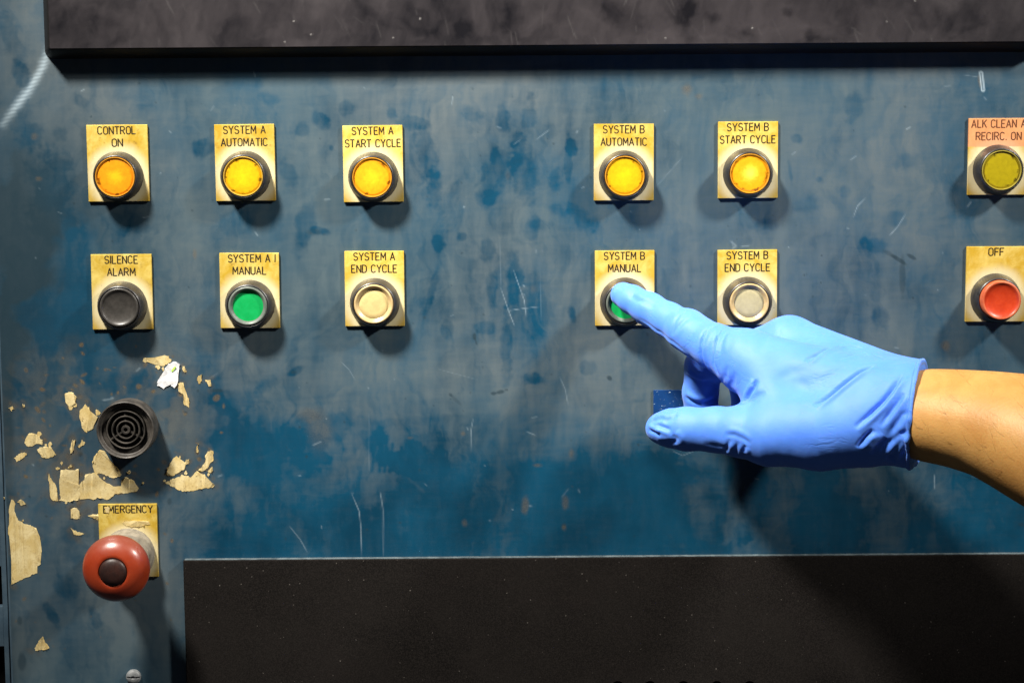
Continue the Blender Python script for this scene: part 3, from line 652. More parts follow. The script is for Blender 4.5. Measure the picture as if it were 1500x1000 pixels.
# ================================================================ engraved lettering
def arc(cx, cy, rx, ry, a0, a1, n=9): return [(cx + rx * math.cos(R(a0 + (a1 - a0) * k / n)), cy + ry * math.sin(R(a0 + (a1 - a0) * k / n))) for k in range(n + 1)]
W = 0.50; h5 = W / 2
GL = {
 'A': (.54, [[(0, 0), (.27, 1), (.54, 0)], [(.09, .33), (.45, .33)]]),
 'B': (W, [[(0, 0), (0, 1), (.25, 1)] + arc(.25, .76, .22, .24, 90, -90) + [(0, .52)], [(.25, .52)] + arc(.25, .26, .25, .26, 90, -90) + [(0, 0)]]),
 'C': (W, [arc(h5, .73, h5, .27, 25, 180) + arc(h5, .27, h5, .27, 180, 335)]),
 'D': (W, [[(0, 0), (0, 1), (.2, 1)] + arc(.2, .7, .3, .3, 90, 0) + arc(.2, .3, .3, .3, 0, -90) + [(0, 0)]]),
 'E': (.44, [[(.44, 1), (0, 1), (0, 0), (.44, 0)], [(0, .53), (.36, .53)]]),
 'F': (.44, [[(.44, 1), (0, 1), (0, 0)], [(0, .53), (.36, .53)]]),
 'G': (W, [arc(h5, .73, h5, .27, 25, 180) + arc(h5, .27, h5, .27, 180, 360) + [(W, .45), (.28, .45)]]),
 'I': (.06, [[(.03, 0), (.03, 1)]]),
 'K': (.48, [[(0, 0), (0, 1)], [(.46, 1), (0, .40)], [(.16, .60), (.48, 0)]]),
 'L': (.42, [[(0, 1), (0, 0), (.42, 0)]]),
 'M': (.60, [[(0, 0), (.03, 1), (.30, .30), (.57, 1), (.60, 0)]]),
 'N': (W, [[(0, 0), (0, 1), (W, 0), (W, 1)]]),
 'O': (W, [arc(h5, .73, h5, .27, 0, 180) + arc(h5, .27, h5, .27, 180, 360) + [(W, .73)]]),
 'R': (W, [[(0, 0), (0, 1), (.25, 1)] + arc(.25, .74, .24, .26, 90, -90) + [(0, .48)], [(.24, .48), (.50, 0)]]),
 'S': (W, [arc(h5, .75, h5 * .94, .25, 25, 270) + arc(h5, .25, h5, .25, 90, -155)[1:]]),
 'T': (.50, [[(0, 1), (.5, 1)], [(.25, 1), (.25, 0)]]),
 'U': (W, [[(0, 1)] + arc(h5, .26, h5, .26, 180, 360) + [(W, 1)]]),
 'Y': (.52, [[(0, 1), (.26, .47), (.52, 1)], [(.26, .47), (.26, 0)]]),
 '.': (.08, [[(.03, .0), (.05, .06)]]),
}
def lettering(lines, parent, mat, y_mm, extra=()):
    """lines: (text, centre x mm, baseline z mm, width mm, height mm)"""
    cu = bpy.data.curves.new('lettering', 'CURVE'); cu.dimensions = '3D'; cu.bevel_depth = 0.00034; cu.bevel_resolution = 1; cu.use_fill_caps = True
    def stroke(pts):
        run = [pts[0]]; ext = 0.26
        for i in range(1, len(pts)):
            run.append(pts[i])
            if i == len(pts) - 1: break
            a = math.atan2(pts[i][1] - pts[i-1][1], pts[i][0] - pts[i-1][0]); b = math.atan2(pts[i+1][1] - pts[i][1], pts[i+1][0] - pts[i][0])
            if abs((b - a + math.pi) % (2 * math.pi) - math.pi) > R(35): put(run); run = [pts[i]]
        put(run)
    def put(pts):
        (ax, ay), (bx, by) = pts[0], pts[1]; L = math.hypot(bx - ax, by - ay) + 1e-9; e = 0.12
        p0 = (ax - (bx - ax) / L * e, ay - (by - ay) / L * e)
        (ax, ay), (bx, by) = pts[-2], pts[-1]; L = math.hypot(bx - ax, by - ay) + 1e-9
        pts = [p0] + list(pts[1:-1]) + [(bx + (bx - ax) / L * e, by + (by - ay) / L * e)]
        sp = cu.splines.new('POLY'); sp.points.add(len(pts) - 1)
        for p, (x, z) in zip(sp.points, pts): p.co = (x * MM, 0, z * MM, 1)
    for text, cx, bz, width, height in lines:
        gap, space = .20, .42; xs = []; x = 0
        for ch in text:
            if ch == ' ': x += space; continue
            xs.append((ch, x)); x += GL[ch][0] + gap
        tot = x - gap; k = width / tot
        for ch, x in xs:
            jx, jz = random.uniform(-.06, .06), random.uniform(-.05, .05)
            for pl in GL[ch][1]: stroke([(cx - width / 2 + (x + a) * k + jx, bz + b * height + jz) for a, b in pl])
    for pl in extra: stroke(pl)
    tmp = bpy.data.objects.new('t', cu); COL.objects.link(tmp)
    me = bpy.data.meshes.new_from_object(tmp.evaluated_get(bpy.context.evaluated_depsgraph_get()))
    bpy.data.objects.remove(tmp); bpy.data.curves.remove(cu)
    for v in me.vertices: v.co.y = v.co.y * 0.12 - y_mm * MM
    return link('lettering', me, mat, parent)

# ================================================================ push buttons
PT = 1.3                                                  # plate thickness, mm
def legend_plate(root, wmm, top, bot, mat, seed):
    bm = bmesh.new(); box(bm, -wmm / 2 * MM, wmm / 2 * MM, -PT * MM, 0.0001, bot * MM, top * MM, 0.00018)
    return obj('legend_plate', bm, mat, root)
def bezel(root):
    bm = lathe(bmesh.new(), [(12.7, PT - .1), (12.7, PT + .7), (12.4, PT + 1.3), (11.1, 9.0), (10.85, 9.5), (10.5, 9.7), (10.25, 9.5), (10.2, 9.0), (10.2, 4)])
    return obj('bezel', bm, MAT['bezel'], root, sharp=R(50))
def lens_flat(root, lens, rim):
    bm = lathe(bmesh.new(), [(9.95, 4), (9.95, 9.7), (9.8, 9.98), (9.6, 9.98), (9.48, 9.7), (9.45, 9.0)])
    obj('lens_rim', bm, MAT[rim], root, sharp=R(60))
    bm = lathe(bmesh.new(), [(9.47, 9.0), (8.9, 9.05), (8.55, 9.3), (8.2, 9.32), (6, 9.4), (3, 9.42), (0, 9.45)])
    obj('lens', bm, MAT[lens], root, True)
def cap_green(root):
    bm = lathe(bmesh.new(), [(9.95, 4), (9.95, 9.4), (9.7, 10.0), (9.2, 10.2), (8.8, 10.05), (8.05, 9.1), (7.75, 8.8), (7.7, 8.0)])
    obj('cap_ring', bm, MAT['greyring'], root, sharp=R(60))
    bm = lathe(bmesh.new(), [(7.72, 8.55), (5, 8.6), (0, 8.6)]); obj('colour_disc', bm, MAT['green'], root, True)
def cap_ivory(root, lens):
    bm = lathe(bmesh.new(), [(9.95, 4), (9.95, 9.6), (9.75, 10.1), (9.3, 10.2), (8.9, 10.0), (7.8, 8.8), (7.5, 8.6)])
    obj('lens_rim', bm, MAT['cream_rim'], root, sharp=R(60))
    bm = lathe(bmesh.new(), [(7.55, 8.5), (7.2, 8.75), (5, 8.9), (0, 9.0)]); obj('lens', bm, MAT[lens], root, True)
def cap_concave(root, rimmat, mat, top):
    bm = lathe(bmesh.new(), [(9.9, 4), (9.9, top - .5), (9.6, top - .05), (9.2, top + .05), (8.7, top - .15)])
    obj('cap_rim', bm, MAT[rimmat], root, sharp=R(60))
    bm = lathe(bmesh.new(), [(8.72, top - .14), (8.3, top - .5), (7, top - .95), (5, top - 1.3), (2.5, top - 1.5), (0, top - 1.55)])
    obj('cap', bm, MAT[mat], root, True)
BTN = [  # cx, top y, lines (text, width px), kind, args, plate material, label
 (174, 183, [('CONTROL', 54.8), ('ON', 15.4)], 'flat', ('amber_org', 'amber_rim'), 'brass_grubby', 'orange amber push button on a brass plate engraved CONTROL ON'),
 (359.9, 182.2, [('SYSTEM A', 61), ('AUTOMATIC', 67.5)], 'flat', ('amber_yel', 'yellow_rim'), 'brass_grubby', 'yellow push button on a brass plate engraved SYSTEM A AUTOMATIC'),
 (547, 183.8, [('SYSTEM A', 60), ('START CYCLE', 81)], 'flat', ('amber_hot', 'amber_rim'), 'brass', 'amber push button on a brass plate engraved SYSTEM A START CYCLE'),
 (913.5, 181.6, [('SYSTEM B', 60), ('AUTOMATIC', 67)], 'flat', ('amber_yel', 'amber_rim'), 'brass', 'yellow push button on a brass plate engraved SYSTEM B AUTOMATIC'),
 (1095.1, 178.2, [('SYSTEM B', 60), ('START CYCLE', 80.5)], 'flat', ('amber_hot_b', 'amber_rim'), 'brass', 'brightly lit amber push button on a brass plate engraved SYSTEM B START CYCLE'),
 (1460.5, 173.3, [('ALK CLEAN A', 78.5), ('RECIRC. ON', 66)], 'flat', ('olive', 'olive_rim'), 'brass_pink', 'dull olive yellow push button on a salmon stained plate engraved ALK CLEAN A RECIRC. ON'),
 (180, 372.2, [('SILENCE', 48), ('ALARM', 40.5)], 'black', (), 'brass_grubby', 'black push button on a brass plate engraved SILENCE ALARM'),
 (366.6, 370.3, [('SYSTEM A', 61), ('MANUAL', 48.4)], 'green', (), 'brass_grubby', 'green push button on a brass plate engraved SYSTEM A MANUAL, nothing touching it'),
 (549.2, 367.5, [('SYSTEM A', 60), ('END CYCLE', 66)], 'ivory', ('cream',), 'brass', 'cream push button on a brass plate engraved SYSTEM A END CYCLE'),
 (914.9, 366.7, [('SYSTEM B', 59), ('MANUAL', 47.7)], 'green', (), 'brass', 'green push button engraved SYSTEM B MANUAL being pressed by the gloved finger'),
 (1094.2, 365.7, [('SYSTEM B', 60), ('END CYCLE', 65)], 'ivory', ('ivory',), 'brass', 'pale ivory push button on a brass plate engraved SYSTEM B END CYCLE'),
 (1457, 360.8, [('OFF', 22)], 'red', (), 'brass', 'protruding orange red push button on a brass plate engraved OFF'),
]
for i, (cx, ty, lines, kind, args, pm, label) in enumerate(BTN):
    z_top, sc = P(cx, ty), None
    bx = P(cx, ty + 75.4)
    top = (z_top[2] - bx[2]) / MM; bot = top - 38.6 if ty < 300 else top - 38.4
    mmpx = np.linalg.norm(P(cx + 1, ty + 12) - P(cx, ty + 12)) / MM
    root = empty('push_button', bx, R(random.uniform(-0.25, 0.25)))
    tag(root, label, 'push button', 'push buttons on the panel')
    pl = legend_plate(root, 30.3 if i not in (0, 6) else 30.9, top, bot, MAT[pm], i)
    hh = 3.75; L = []
    for k, (t, wp) in enumerate(lines): L.append((t, random.uniform(-.15, .15), top - (2.75 + 6.25 * k) - hh / 2, wp * mmpx, hh))
    extra = [[(14.3 * 0.93, top - 0.9), (13.2, top - 4.6)]] if label.startswith('green push button on') else []
    lettering(L, pl, MAT['ink_red' if pm == 'brass_pink' else 'ink'], PT + 0.01, extra)
    bezel(root)
    if kind == 'flat': lens_flat(root, *args)
    elif kind == 'green': cap_green(root)
    elif kind == 'ivory': cap_ivory(root, *args)
    elif kind == 'black': cap_concave(root, 'black', 'black', 10.3)
    elif kind == 'red': cap_concave(root, 'red_rim', 'red', 14.5)

# ================================================================ emergency stop
ex, ety = 189.4, 737
bx = P(ex, ety + 73); top = (P(ex, ety)[2] - bx[2]) / MM
es = empty('emergency_stop', bx)
tag(es, 'red mushroom emergency stop knob on a brass plate engraved EMERGENCY', 'emergency stop')
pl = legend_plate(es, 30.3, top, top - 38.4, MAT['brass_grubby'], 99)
lettering([('EMERGENCY', .3, top - 2.7 - 1.9, 71 * .354, 3.7)], pl, MAT['ink'], PT + .01, [[(-1.6, top - 9.2), (-1.2, top - 10), (-.4, top - 10.1), (0, top - 9.5)]])
for i, q in enumerate([c6([(548,80),(575,82),(570,112),(552,108)]), c6([(640,160),(700,150),(780,155),(785,172),(730,182),(660,178)])]):
    s_ = scrap('glue_smear', q, MAT['residue'], None, 0.12, 3, 0.06, 40 + i, PT + 0.1)
    s_.parent = es; s_.matrix_parent_inverse = Matrix.Translation(-Vector(bx))
bm = lathe(bmesh.new(), [(13.6, PT - .1), (13.6, 3), (13.2, 3.6), (12.6, 9), (12.2, 10.5), (10.5, 11.2), (9.2, 11.6), (8.6, 12.5), (8.4, 29)])
obj('collar', bm, MAT['collar'], es, sharp=R(40))
bm = lathe(bmesh.new(), [(r_, h_ + 3.0) for r_, h_ in [(8.3, 23.5), (13.5, 24.6), (15.8, 26.6), (16.75, 29), (16.9, 30.8), (16.5, 32.8), (15.4, 35), (13.6, 37), (11.2, 38.5), (8.8, 39.3), (7.5, 39.5), (7.2, 39.3), (7.1, 38.6)]], 96)
obj('mushroom_head', bm, MAT['mush'], es, sharp=R(60))
bm = lathe(bmesh.new(), [(r_, h_ + 3.0) for r_, h_ in [(6.95, 38.3), (6.9, 39.3), (6.6, 39.8), (5.5, 40.5), (3.4, 41.1), (0, 41.3)]], 64)
obj('centre_insert', bm, MAT['mush_cap'], es, sharp=R(45))

# ================================================================ buzzer
bz = tag(empty('buzzer', P(190, 624.5)), 'round dusty black alarm buzzer with concentric ring grille among torn label scraps', 'buzzer')
bm = lathe(bmesh.new(), [(14.9, -.1), (14.9, 9.9), (14.75, 11.5), (14.5, 12.1), (14.3, 12.2), (13.9, 12.0), (13.5, 11.2), (13.3, 10.6), (12.7, 10.5), (12.5, 10.2), (12.3, 9.0), (10.6, 9.0), (10.4, 8.8), (10.4, 7)], 96)
obj('housing', bm, MAT['buzz'], bz, sharp=R(50))
bm = lathe(bmesh.new(), [(10.5, 7.0), (0, 7.0)]); obj('backing', bm, MAT['buzz_dark'], bz)
bm = bmesh.new()
for r0, r1 in ((1.0, 2.3), (4.1, 4.8), (6.6, 7.3), (9.3, 9.9)):
    lathe(bm, [(r0, 7.5), (r0, 10.6), (r0 + .2, 10.9), (r1 - .2, 10.9), (r1, 10.6), (r1, 7.5)], 72)
for a in (92, 212, 332):
    c, s_ = math.cos(R(a)), math.sin(R(a))
    for rr0, rr1 in ((2.2, 4.2), (4.7, 6.7), (7.2, 9.4)):
        vs = box(bmesh.new(), rr0 * MM, rr1 * MM, -.0100, -.0076, -.0004, .0004)
        vs.transform(Matrix.Rotation(-R(a), 4, 'Y')); tmp = bpy.data.meshes.new('t'); vs.to_mesh(tmp); vs.free(); bm.from_mesh(tmp); bpy.data.meshes.remove(tmp)
obj('ring_grille', bm, MAT['buzz'], bz, sharp=R(40))

# ================================================================ screw
sc_ = tag(empty('slotted_screw', P(196, 990)), 'grey slotted pan head screw at the bottom left beside the black sheet', 'screw')
bm = lathe(bmesh.new(), [(3.9, -.1), (3.9, .9), (3.5, 1.8), (2.5, 2.35), (1.2, 2.55), (0, 2.6)], 48)
hd = obj('screw_head', bm, MAT['steel'], sc_, sharp=R(60))
bm = box(bmesh.new(), -.0045, .0045, -.004, -.0014, -.00045, .00045); cutter = obj('cutter', bm, None)
cutter.location = sc_.location; bpy.context.view_layer.update()
md = hd.modifiers.new('b', 'BOOLEAN'); md.object = cutter; md.solver = 'EXACT'
me = bpy.data.meshes.new_from_object(hd.evaluated_get(bpy.context.evaluated_depsgraph_get()))
hd.modifiers.clear(); hd.data = me; bpy.data.objects.remove(cutter)

# ================================================================ arm and gloved hand
def Q(px, py, h): return P(px, py, h) / MM                # millimetres
def rcone(p, a, ra, b, rb):
    ba = b - a; L2 = ba @ ba
    t = np.clip(((p - a) @ ba) / L2, 0, 1)
    return np.linalg.norm(p - a - t[:, None] * ba, axis=1) - (ra + (rb - ra) * t)
def smin(a, b, k):
    hh = np.clip(0.5 + 0.5 * (b - a) / k, 0, 1)
    return b * (1 - hh) + a * hh - k * hh * (1 - hh)
def chain(p, pts, k=2.0):
    d = None
    for (a, b) in zip(pts, pts[1:]):
        q = rcone(p, Q(*a[:3]), a[3], Q(*b[:3]), b[3]); d = q if d is None else smin(d, q, k)
    return d
INDEX = [(913,432,16.4,6.4),(926,439,21.5,7.1),(947,451,29,7.9),(979,468,41,8.4),(1004,482,51,9.4),(1022,494,58,10.0),(1048,508,68,10.9),(1092,527,80,14.2)]
THUMB = [(967,627,84,6.9),(981,627,86,8.8),(1005,628,90,10.0),(1050,629,97,10.4),(1085,632,103,11.6),(1128,637,109,14.0),(1200,632,114,17.5),(1262,622,116,19.5)]
MIDDLE = [(1156,506,58,14),(1085,522,44,10.5),(1031,537,34,9.4),(1026,575,29,8.8),(1027,604,27,8.2),(1048,622,36,7.6),(1080,628,48,7)]
RING = [(1185,535,38,12.5),(1130,548,26,9.8),(1094,562,20,8.8),(1096,600,17,8.2),(1100,618,20,7.8),(1125,632,30,7.2),(1150,628,42,6.6)]
PINKY = [(1205,575,24,11),(1165,590,17,8.6),(1140,600,14,7.6),(1142,620,13,7),(1150,625,17,6.6),(1170,622,26,6)]
AX0, AX1 = Q(1342, 608, 116), Q(1500, 640, 146)
AXN = np.cross(Q(1347, 532, 116) - CAM / MM, Q(1334, 690, 116) - Q(1347, 532, 116)); AXN /= np.linalg.norm(AXN)
if AXN[0] < 0: AXN = -AXN
AXN = AXN + np.array([0, -0.10, 0]); AXN /= np.linalg.norm(AXN)
CUFF_UP = np.array([0, 0, 1.0])
def sd_hand(p, cut=True):
    d = rcone(p, Q(1092,527,80), 14.2, Q(1300,596,112), 20)
    d = smin(d, rcone(p, Q(1156,506,58), 14, Q(1312,588,100), 20.5), 8)
    d = smin(d, rcone(p, Q(1185,535,38), 12.5, Q(1315,598,90), 19), 8)
    d = smin(d, rcone(p, Q(1205,575,24), 11, Q(1318,612,84), 18), 8)
    d = smin(d, rcone(p, Q(1300,602,113), 21.5, Q(1410,618,127), 23.6), 8)
    d = smin(d, rcone(p, Q(1300,598,92), 19.5, Q(1410,614,106), 22.5), 8)
    d = smin(d, chain(p, THUMB, 2.5), 7)
    d = smin(d, rcone(p, Q(1112,545,88), 13, Q(1150,615,107), 13), 7)        # web between thumb and index
    d = smin(d, chain(p, INDEX, 2), 4)
    d = smin(d, chain(p, MIDDLE, 2), 3); d = smin(d, chain(p, RING, 2), 2.5); d = smin(d, chain(p, PINKY, 2), 2.5)
    # knuckle joints
    for c, r, k in ((Q(1008,484,53), 9.7, 3), (Q(953,453,32), 7.9, 2)):
        d = smin(d, np.linalg.norm(p - c, axis=1) - r, k)
    pl = (p - AX0) @ AXN
    d = d - 0.9 * np.exp(-((pl + 2) / 7.0) ** 2) * (1.0 + 1.4 * np.clip(-((p - AX0) @ CUFF_UP) / 22, 0, 1) ** 2)   # slack cuff
    if not cut: return d
    bead = np.sqrt((d + 0.1) ** 2 + (pl + 0.4) ** 2) - 1.0
    return np.minimum(np.maximum(d, pl), bead)
def grad(fn, p, e=0.25):
    g = np.stack([fn(p + np.eye(3)[i] * e) - fn(p - np.eye(3)[i] * e) for i in range(3)], -1)
    return g / (np.linalg.norm(g, axis=1, keepdims=True) + 1e-9)
def surface_nets(fn, lo, hi, st):
    ax = [np.arange(lo[i], hi[i] + st, st) for i in range(3)]
    n = [len(a) for a in ax]; vol = np.empty(n, np.float32)
    YY, ZZ = np.meshgrid(ax[1], ax[2], indexing='ij'); yz = np.stack([YY.ravel(), ZZ.ravel()], -1)
    for i in range(0, n[0], 6):
        xs = ax[0][i:i + 6]
        p = np.concatenate([np.column_stack([np.full(len(yz), x), yz]) for x in xs])
        vol[i:i + 6] = fn(p).reshape(len(xs), n[1], n[2])
    ins = vol < 0
    cnt = sum(ins[a:n[0] - 1 + a, b:n[1] - 1 + b, c:n[2] - 1 + c].astype(np.int8) for a in (0, 1) for b in (0, 1) for c in (0, 1))
    act = (cnt > 0) & (cnt < 8)
    ids = -np.ones(act.shape, np.int64); ids[act] = np.arange(act.sum())
    ijk = np.argwhere(act); v = np.array(lo) + (ijk + 0.5) * st
    quads = []
    for a in range(3):
        b, c = (a + 1) % 3, (a + 2) % 3
        s0 = [slice(None)] * 3; s1 = [slice(None)] * 3
        s0[a] = slice(0, -1); s1[a] = slice(1, None)
        for o in (b, c): s0[o] = slice(1, -1); s1[o] = slice(1, -1)
        A, B = ins[tuple(s0)], ins[tuple(s1)]
        for fl in (False, True):
            e = np.argwhere((A & ~B) if not fl else (~A & B))
            if len(e) == 0: continue
            e = e.copy(); e[:, b] += 1; e[:, c] += 1
            def cell(db, dc):
                q = e.copy(); q[:, b] += db; q[:, c] += dc; return ids[q[:, 0], q[:, 1], q[:, 2]]
            qd = np.stack([cell(-1, -1), cell(0, -1), cell(0, 0), cell(-1, 0)], -1)
            quads.append(qd if not fl else qd[:, ::-1])
    return v, np.concatenate(quads)
lo = np.minimum.reduce([Q(880, 720, 0), Q(880, 720, 150)]); hi = np.maximum.reduce([Q(1375, 395, 0), Q(1375, 395, 150)])
lo = np.array([min(Q(885, 400, h)[0] for h in (0, 150)), -150, min(Q(885, 712, h)[2] for h in (0, 150))]); hi = np.array([max(Q(1372, 400, h)[0] for h in (0, 100)), 0, max(Q(885, 400, h)[2] for h in (0, 60))])
vv, qq = surface_nets(sd_hand, lo, hi, 1.15)
# relax, then pull on to the surface
def edges_of(q): return np.concatenate([q[:, [0, 1]], q[:, [1, 2]], q[:, [2, 3]], q[:, [3, 0]]])
def relax(v, q, n):
    e = edges_of(q)
    for _ in range(n):
        acc = np.zeros_like(v); cn = np.zeros(len(v))
        for a, b in ((0, 1), (1, 0)):
            np.add.at(acc, e[:, a], v[e[:, b]]); np.add.at(cn, e[:, a], 1)
        v = v * 0.4 + 0.6 * acc / np.maximum(cn, 1)[:, None]
    return v
vv = relax(vv, qq, 3)
for _ in range(3): vv = vv - sd_hand(vv)[:, None] * grad(sd_hand, vv)
# one subdivision for the folds
me = mesh_np('t', vv, qq); tmp = bpy.data.objects.new('t', me); COL.objects.link(tmp)
md = tmp.modifiers.new('s', 'SUBSURF'); md.levels = 1; md.subdivision_type = 'CATMULL_CLARK'
me2 = bpy.data.meshes.new_from_object(tmp.evaluated_get(bpy.context.evaluated_depsgraph_get())); bpy.data.objects.remove(tmp)
nv = len(me2.vertices); vv = np.empty(nv * 3, np.float32); me2.vertices.foreach_get('co', vv); vv = vv.reshape(-1, 3).astype(float)
for _ in range(2): vv = vv - 0.9 * sd_hand(vv)[:, None] * grad(sd_hand, vv)
nrm = grad(sd_hand, vv, 0.5)
# folds of the rubber: polylines laid on the surface, each a valley with a ridge beside it
def lift(pts):
    px = np.array(pts, float); d = Fv * FPX + (px[:, 0] - 750)[:, None] * Rv - (px[:, 1] - 500)[:, None] * Uv
    d /= np.linalg.norm(d, axis=1, keepdims=True); p = CAM / MM + d * 780
    for _ in range(90): p = p + d * np.clip(sd_hand(p, False), -2, 12)[:, None] * 0.9
    ok = np.abs(sd_hand(p, False)) < 1.0
    return p[ok]
FOLDS = [  # points, depth mm, width mm, ridge share (sign picks the side)
 ([(1003,455),(992,466),(986,478),(984,492)],.45,1.1,.6),([(1022,462),(1003,470),(992,480),(986,492)],.5,1.2,.6),([(1012,460),(1000,466)],.3,.9,.5),
 ([(1047,477),(1033,486),(1027,500),(1027,518),(1034,536),(1046,550)],1.5,1.0,.7),([(1056,482),(1050,496),(1046,514),(1046,532),(1052,548)],1.5,1.0,.7),([(1064,487),(1058,500),(1056,520)],.4,1.3,.6),
 ([(936,466),(962,484),(985,500),(1008,517)],.35,.9,-.8),([(928,424),(926,434),(934,440),(950,444),(962,452)],.45,1.5,.6),([(940,428),(955,437),(975,446)],.3,1.6,.6),
 ([(1180,530),(1196,519),(1214,511),(1234,507),(1252,507),(1268,510)],2.4,1.05,-.45),([(1226,528),(1246,520),(1264,517),(1282,519),(1296,525)],1.3,1.0,-.5),
 ([(1192,594),(1208,584),(1226,570),(1245,555),(1262,543),(1284,534)],2.6,1.1,-.5),([(1252,627),(1272,609),(1292,590),(1304,575),(1314,560),(1322,549)],2.0,1.05,-.5),
 ([(1290,625),(1305,603),(1316,588),(1324,575)],1.2,1.1,-.5),([(1256,655),(1268,640),(1280,629)],1.5,1.1,-.6),([(1300,640),(1312,622),(1322,608),(1334,602)],.8,1.5,-.7),
 ([(1291,662),(1303,648),(1318,636),(1334,630)],.9,1.4,-.7),([(1306,672),(1316,652),(1326,640)],.8,1.4,.7),([(1322,684),(1324,664),(1330,645)],.9,1.4,.7),([(1276,664),(1290,650),(1300,642)],.8,1.5,.7),([(1330,690),(1333,665),(1336,640)],.9,1.3,.7),([(1312,690),(1310,676),(1302,664)],1.0,1.5,.7),
 ([(1061,636),(1076,637),(1090,643),(1100,650)],.45,1.1,.7),([(1070,643),(1065,655),(1060,664)],.55,1.0,.7),([(1081,647),(1078,660),(1074,668)],.55,1.0,.7),([(1092,652),(1089,662),(1083,672)],.6,1.0,.7),
 ([(949,628),(958,633),(968,637)],.8,.9,.8),([(962,622),(972,626),(983,630)],.85,.95,-.8),([(953,622),(958,616),(966,613),(976,614)],.55,1.1,.6),([(972,618),(984,613),(992,606)],.5,1.3,.7),([(985,636),(990,642),(988,650)],.6,1.3,.8),([(966,648),(980,648),(992,646)],.5,1.4,.8),
 ([(1086,592),(1096,580),(1104,568),(1108,556)],1.5,1.1,.5),([(1094,592),(1108,582),(1122,574)],.5,1.6,.6),([(1060,562),(1064,550),(1066,535)],.4,1.4,.5),([(1072,574),(1074,560),(1078,545)],.4,1.5,.5),
 ([(1108,520),(1118,505),(1124,490)],.35,2.2,.6),([(1132,560),(1160,545),(1190,540)],.25,2.4,.5),([(1200,560),(1225,545),(1245,535)],.3,2.0,.5),([(1150,600),(1185,598),(1215,590)],.2,2.4,.5),
 ([(1004,548),(1016,556),(1030,560),(1046,556)],.9,1.3,.8),([(1003,580),(1014,588),(1028,592)],.8,1.2,.8),([(1028,590),(1040,586),(1050,582)],.7,1.1,.8),([(1010,540),(1022,550),(1040,552)],.6,1.2,.7),([(1030,650),(1060,655),(1085,665)],.3,1.6,.5)]
disp = np.zeros(nv)
for pts, dep, wd, rg in FOLDS:
    L = lift(pts)
    if len(L) < 2: continue
    fine_pts = []
    for a, b in zip(L, L[1:]): fine_pts += [a + (b - a) * k / 4 for k in range(4)]
    L = np.array(fine_pts + [L[-1]]); lo_, hi_ = L.min(0) - 8, L.max(0) + 8
    m = np.where(np.all((vv > lo_) & (vv < hi_), axis=1))[0]
    if len(m) == 0: continue
    p = vv[m]; best = np.full(len(m), 1e9); sgn = np.zeros(len(m)); tt = np.zeros(len(m)); n = len(L) - 1
    for i, (a, b) in enumerate(zip(L, L[1:])):
        ba = b - a; t = np.clip(((p - a) @ ba) / (ba @ ba + 1e-9), 0, 1); r = p - a - t[:, None] * ba; d = np.linalg.norm(r, axis=1)
        u = d < best; best[u] = d[u]; tt[u] = (i + t[u]) / n
        side = np.cross(ba, Fv); side /= np.linalg.norm(side) + 1e-9; sgn[u] = (r @ side)[u]
    ends = np.clip(np.minimum(tt, 1 - tt) * 4, 0, 1) ** 0.7
    s = np.where(sgn > 0, best, -best) * np.sign(rg)
    disp[m] += (-dep * np.exp(-(best / wd) ** 2) + abs(rg) * dep * np.exp(-((s - 2.0 * wd) / (1.3 * wd)) ** 2)) * ends
# faint general slackness
def n3(p, c, seed):
    r = np.random.default_rng(seed); s = np.zeros(len(p))
    for k in range(10):
        dv = r.normal(size=3); dv /= np.linalg.norm(dv); s += np.sin(p @ dv * 2 * np.pi / c * r.uniform(.6, 1.5) + r.uniform(0, 6.28))
    return s / 10
disp += 0.10 * n3(vv, 18, 1) + 0.04 * n3(vv, 6, 2)
cl = np.exp(-(((vv - AX0) @ AXN + 6) / 14) ** 2); disp += cl * 0.35 * n3(vv * np.array([.4, 1, 1]), 7, 3)
vv = vv + nrm * disp[:, None]
tipm = vv[:, 0] < Q(950, 450, 10)[0]
vv[tipm, 1] = np.minimum(vv[tipm, 1], -10.25)
me2.vertices.foreach_set('co', (vv * MM).astype(np.float32).ravel()); me2.update(); me2.name = 'glove'

# forearm: a lofted body from inside the glove to beyond the elbow
ST = [(1290,598,100,13,15),(1330,606,113,18.6,20.6),(1350,607.5,117.5,21.2,23.0),(1400,613,127,22.3,24.5),(1450,622,136,24.2,26.5),(1500,637,146,27.6,29),(1560,662,158,30,32),(1640,694,174,34.5,37),(1740,735,194,38.5,41),(1860,785,220,41,43),(1990,840,248,41,42),(2090,880,270,38,39),(2150,905,282,26,27),(2168,912,286,8,8)]
STN = np.array(ST, float); NR, NS = 150, 72
tk = np.linspace(0, len(ST) - 1, NR); ST2 = np.stack([np.interp(tk, np.arange(len(ST)), STN[:, k]) for k in range(5)], -1)
ker = np.exp(-(np.arange(-9, 10) / 4.0) ** 2); ker /= ker.sum()
for k in range(5):
    pad = np.concatenate([2 * ST2[0, k] - ST2[9:0:-1, k], ST2[:, k], 2 * ST2[-1, k] - ST2[-2:-11:-1, k]]); ST2[:, k] = np.convolve(pad, ker, 'valid')
cen = np.array([Q(a, b, c) for a, b, c in ST2[:, :3]]); tan = np.gradient(cen, axis=0); tan /= np.linalg.norm(tan, axis=1, keepdims=True)
ring_co = []
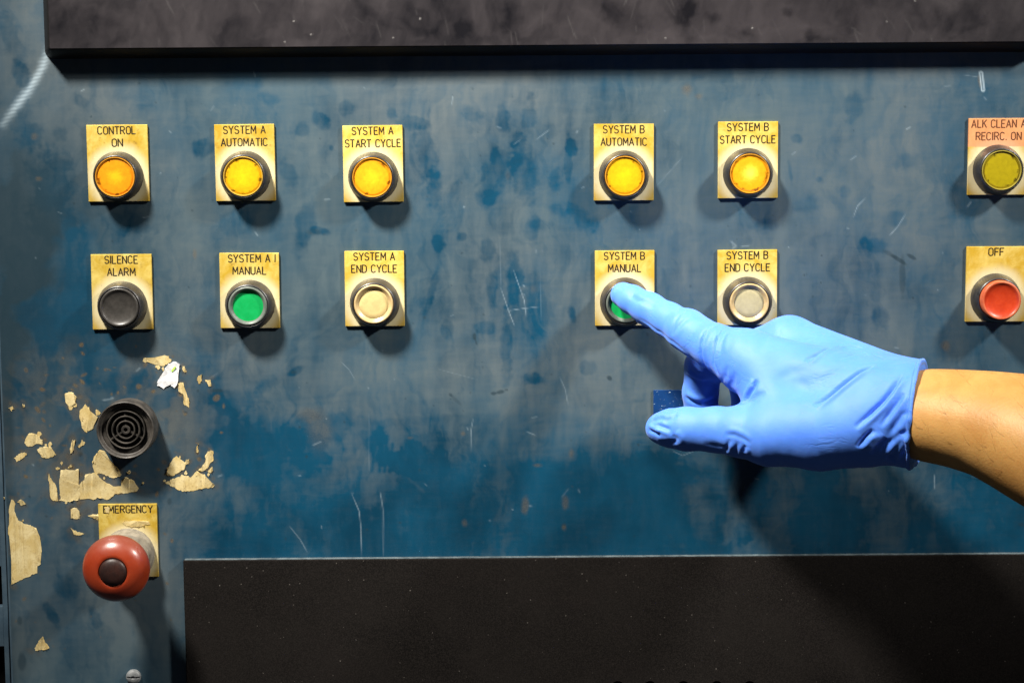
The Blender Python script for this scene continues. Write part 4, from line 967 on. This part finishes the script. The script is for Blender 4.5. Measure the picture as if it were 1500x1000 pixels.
for c, t, (rz_, ry_) in zip(cen, tan, ST2[:, 3:]):
    u = np.array([0, 0, 1.0]) - t * t[2]; u /= np.linalg.norm(u); v_ = np.cross(t, u)
    for k in range(NS):
        a = 2 * math.pi * k / NS
        bulge = 1 + 0.025 * math.cos(2 * a + 0.6) + 0.018 * math.cos(3 * a)
        ring_co.append(c + (u * math.sin(a) * max(rz_, 1) + v_ * math.cos(a) * max(ry_, 1)) * bulge)
ring_co = np.array(ring_co); ring_co += 0.12 * n3(ring_co, 30, 8)[:, None] * np.array([0, .7, .7])
id_ = np.arange(NR * NS).reshape(NR, NS); q = np.stack([id_[:-1], np.roll(id_[:-1], -1, 1), np.roll(id_[1:], -1, 1), id_[1:]], -1).reshape(-1, 4)
arm_me = mesh_np('person', ring_co * MM, q)
bm = bmesh.new(); bm.from_mesh(arm_me); bmesh.ops.holes_fill(bm, edges=[e for e in bm.edges if e.is_boundary], sides=0)
person = obj('person', bm, MAT['skin'], None, True)
tag(person, 'bare forearm in a blue glove, index finger pressing the SYSTEM B MANUAL button', 'person')
link('glove', me2, MAT['glove'], person, True)
# fine arm hair lying along the forearm
bm = bmesh.new(); hr = np.random.default_rng(4)
for i in range(420):
    r0 = hr.integers(20, 90); k = hr.integers(0, NS); c = ring_co[r0 * NS + k]
    out = c - cen[r0]; out /= np.linalg.norm(out); t = tan[r0]
    if hr.random() > (0.35 + 0.65 * (out[2] > -0.3)): continue
    side = np.cross(out, t); hr_c = hr.normal(0, 1.6); L = hr.uniform(5, 13); an = hr.normal(0.5, 0.4)
    pts = [c + out * (0.05 + 0.35 * math.sin(s * 2.2)) + side * (s * s * hr_c) + (t * -math.cos(an) * 0 + t * math.cos(an + s * .4) * -1 + side * math.sin(an + s * .4)) * L * s for s in (0, .33, .66, 1)]
    rad = hr.uniform(.025, .045); prev = None
    for j, p_ in enumerate(pts):
        w_ = rad * (1 - j / 3.6); cur = [bm.verts.new((p_ + (side * math.cos(b) + out * math.sin(b)) * w_) * MM) for b in (0, 2.1, 4.2)]
        if prev:
            for b in range(3): bm.faces.new((prev[b], prev[(b + 1) % 3], cur[(b + 1) % 3], cur[b]))
        prev = cur
hair = obj('arm_hair', bm, MAT['hair'], person); hair['kind'] = 'stuff'
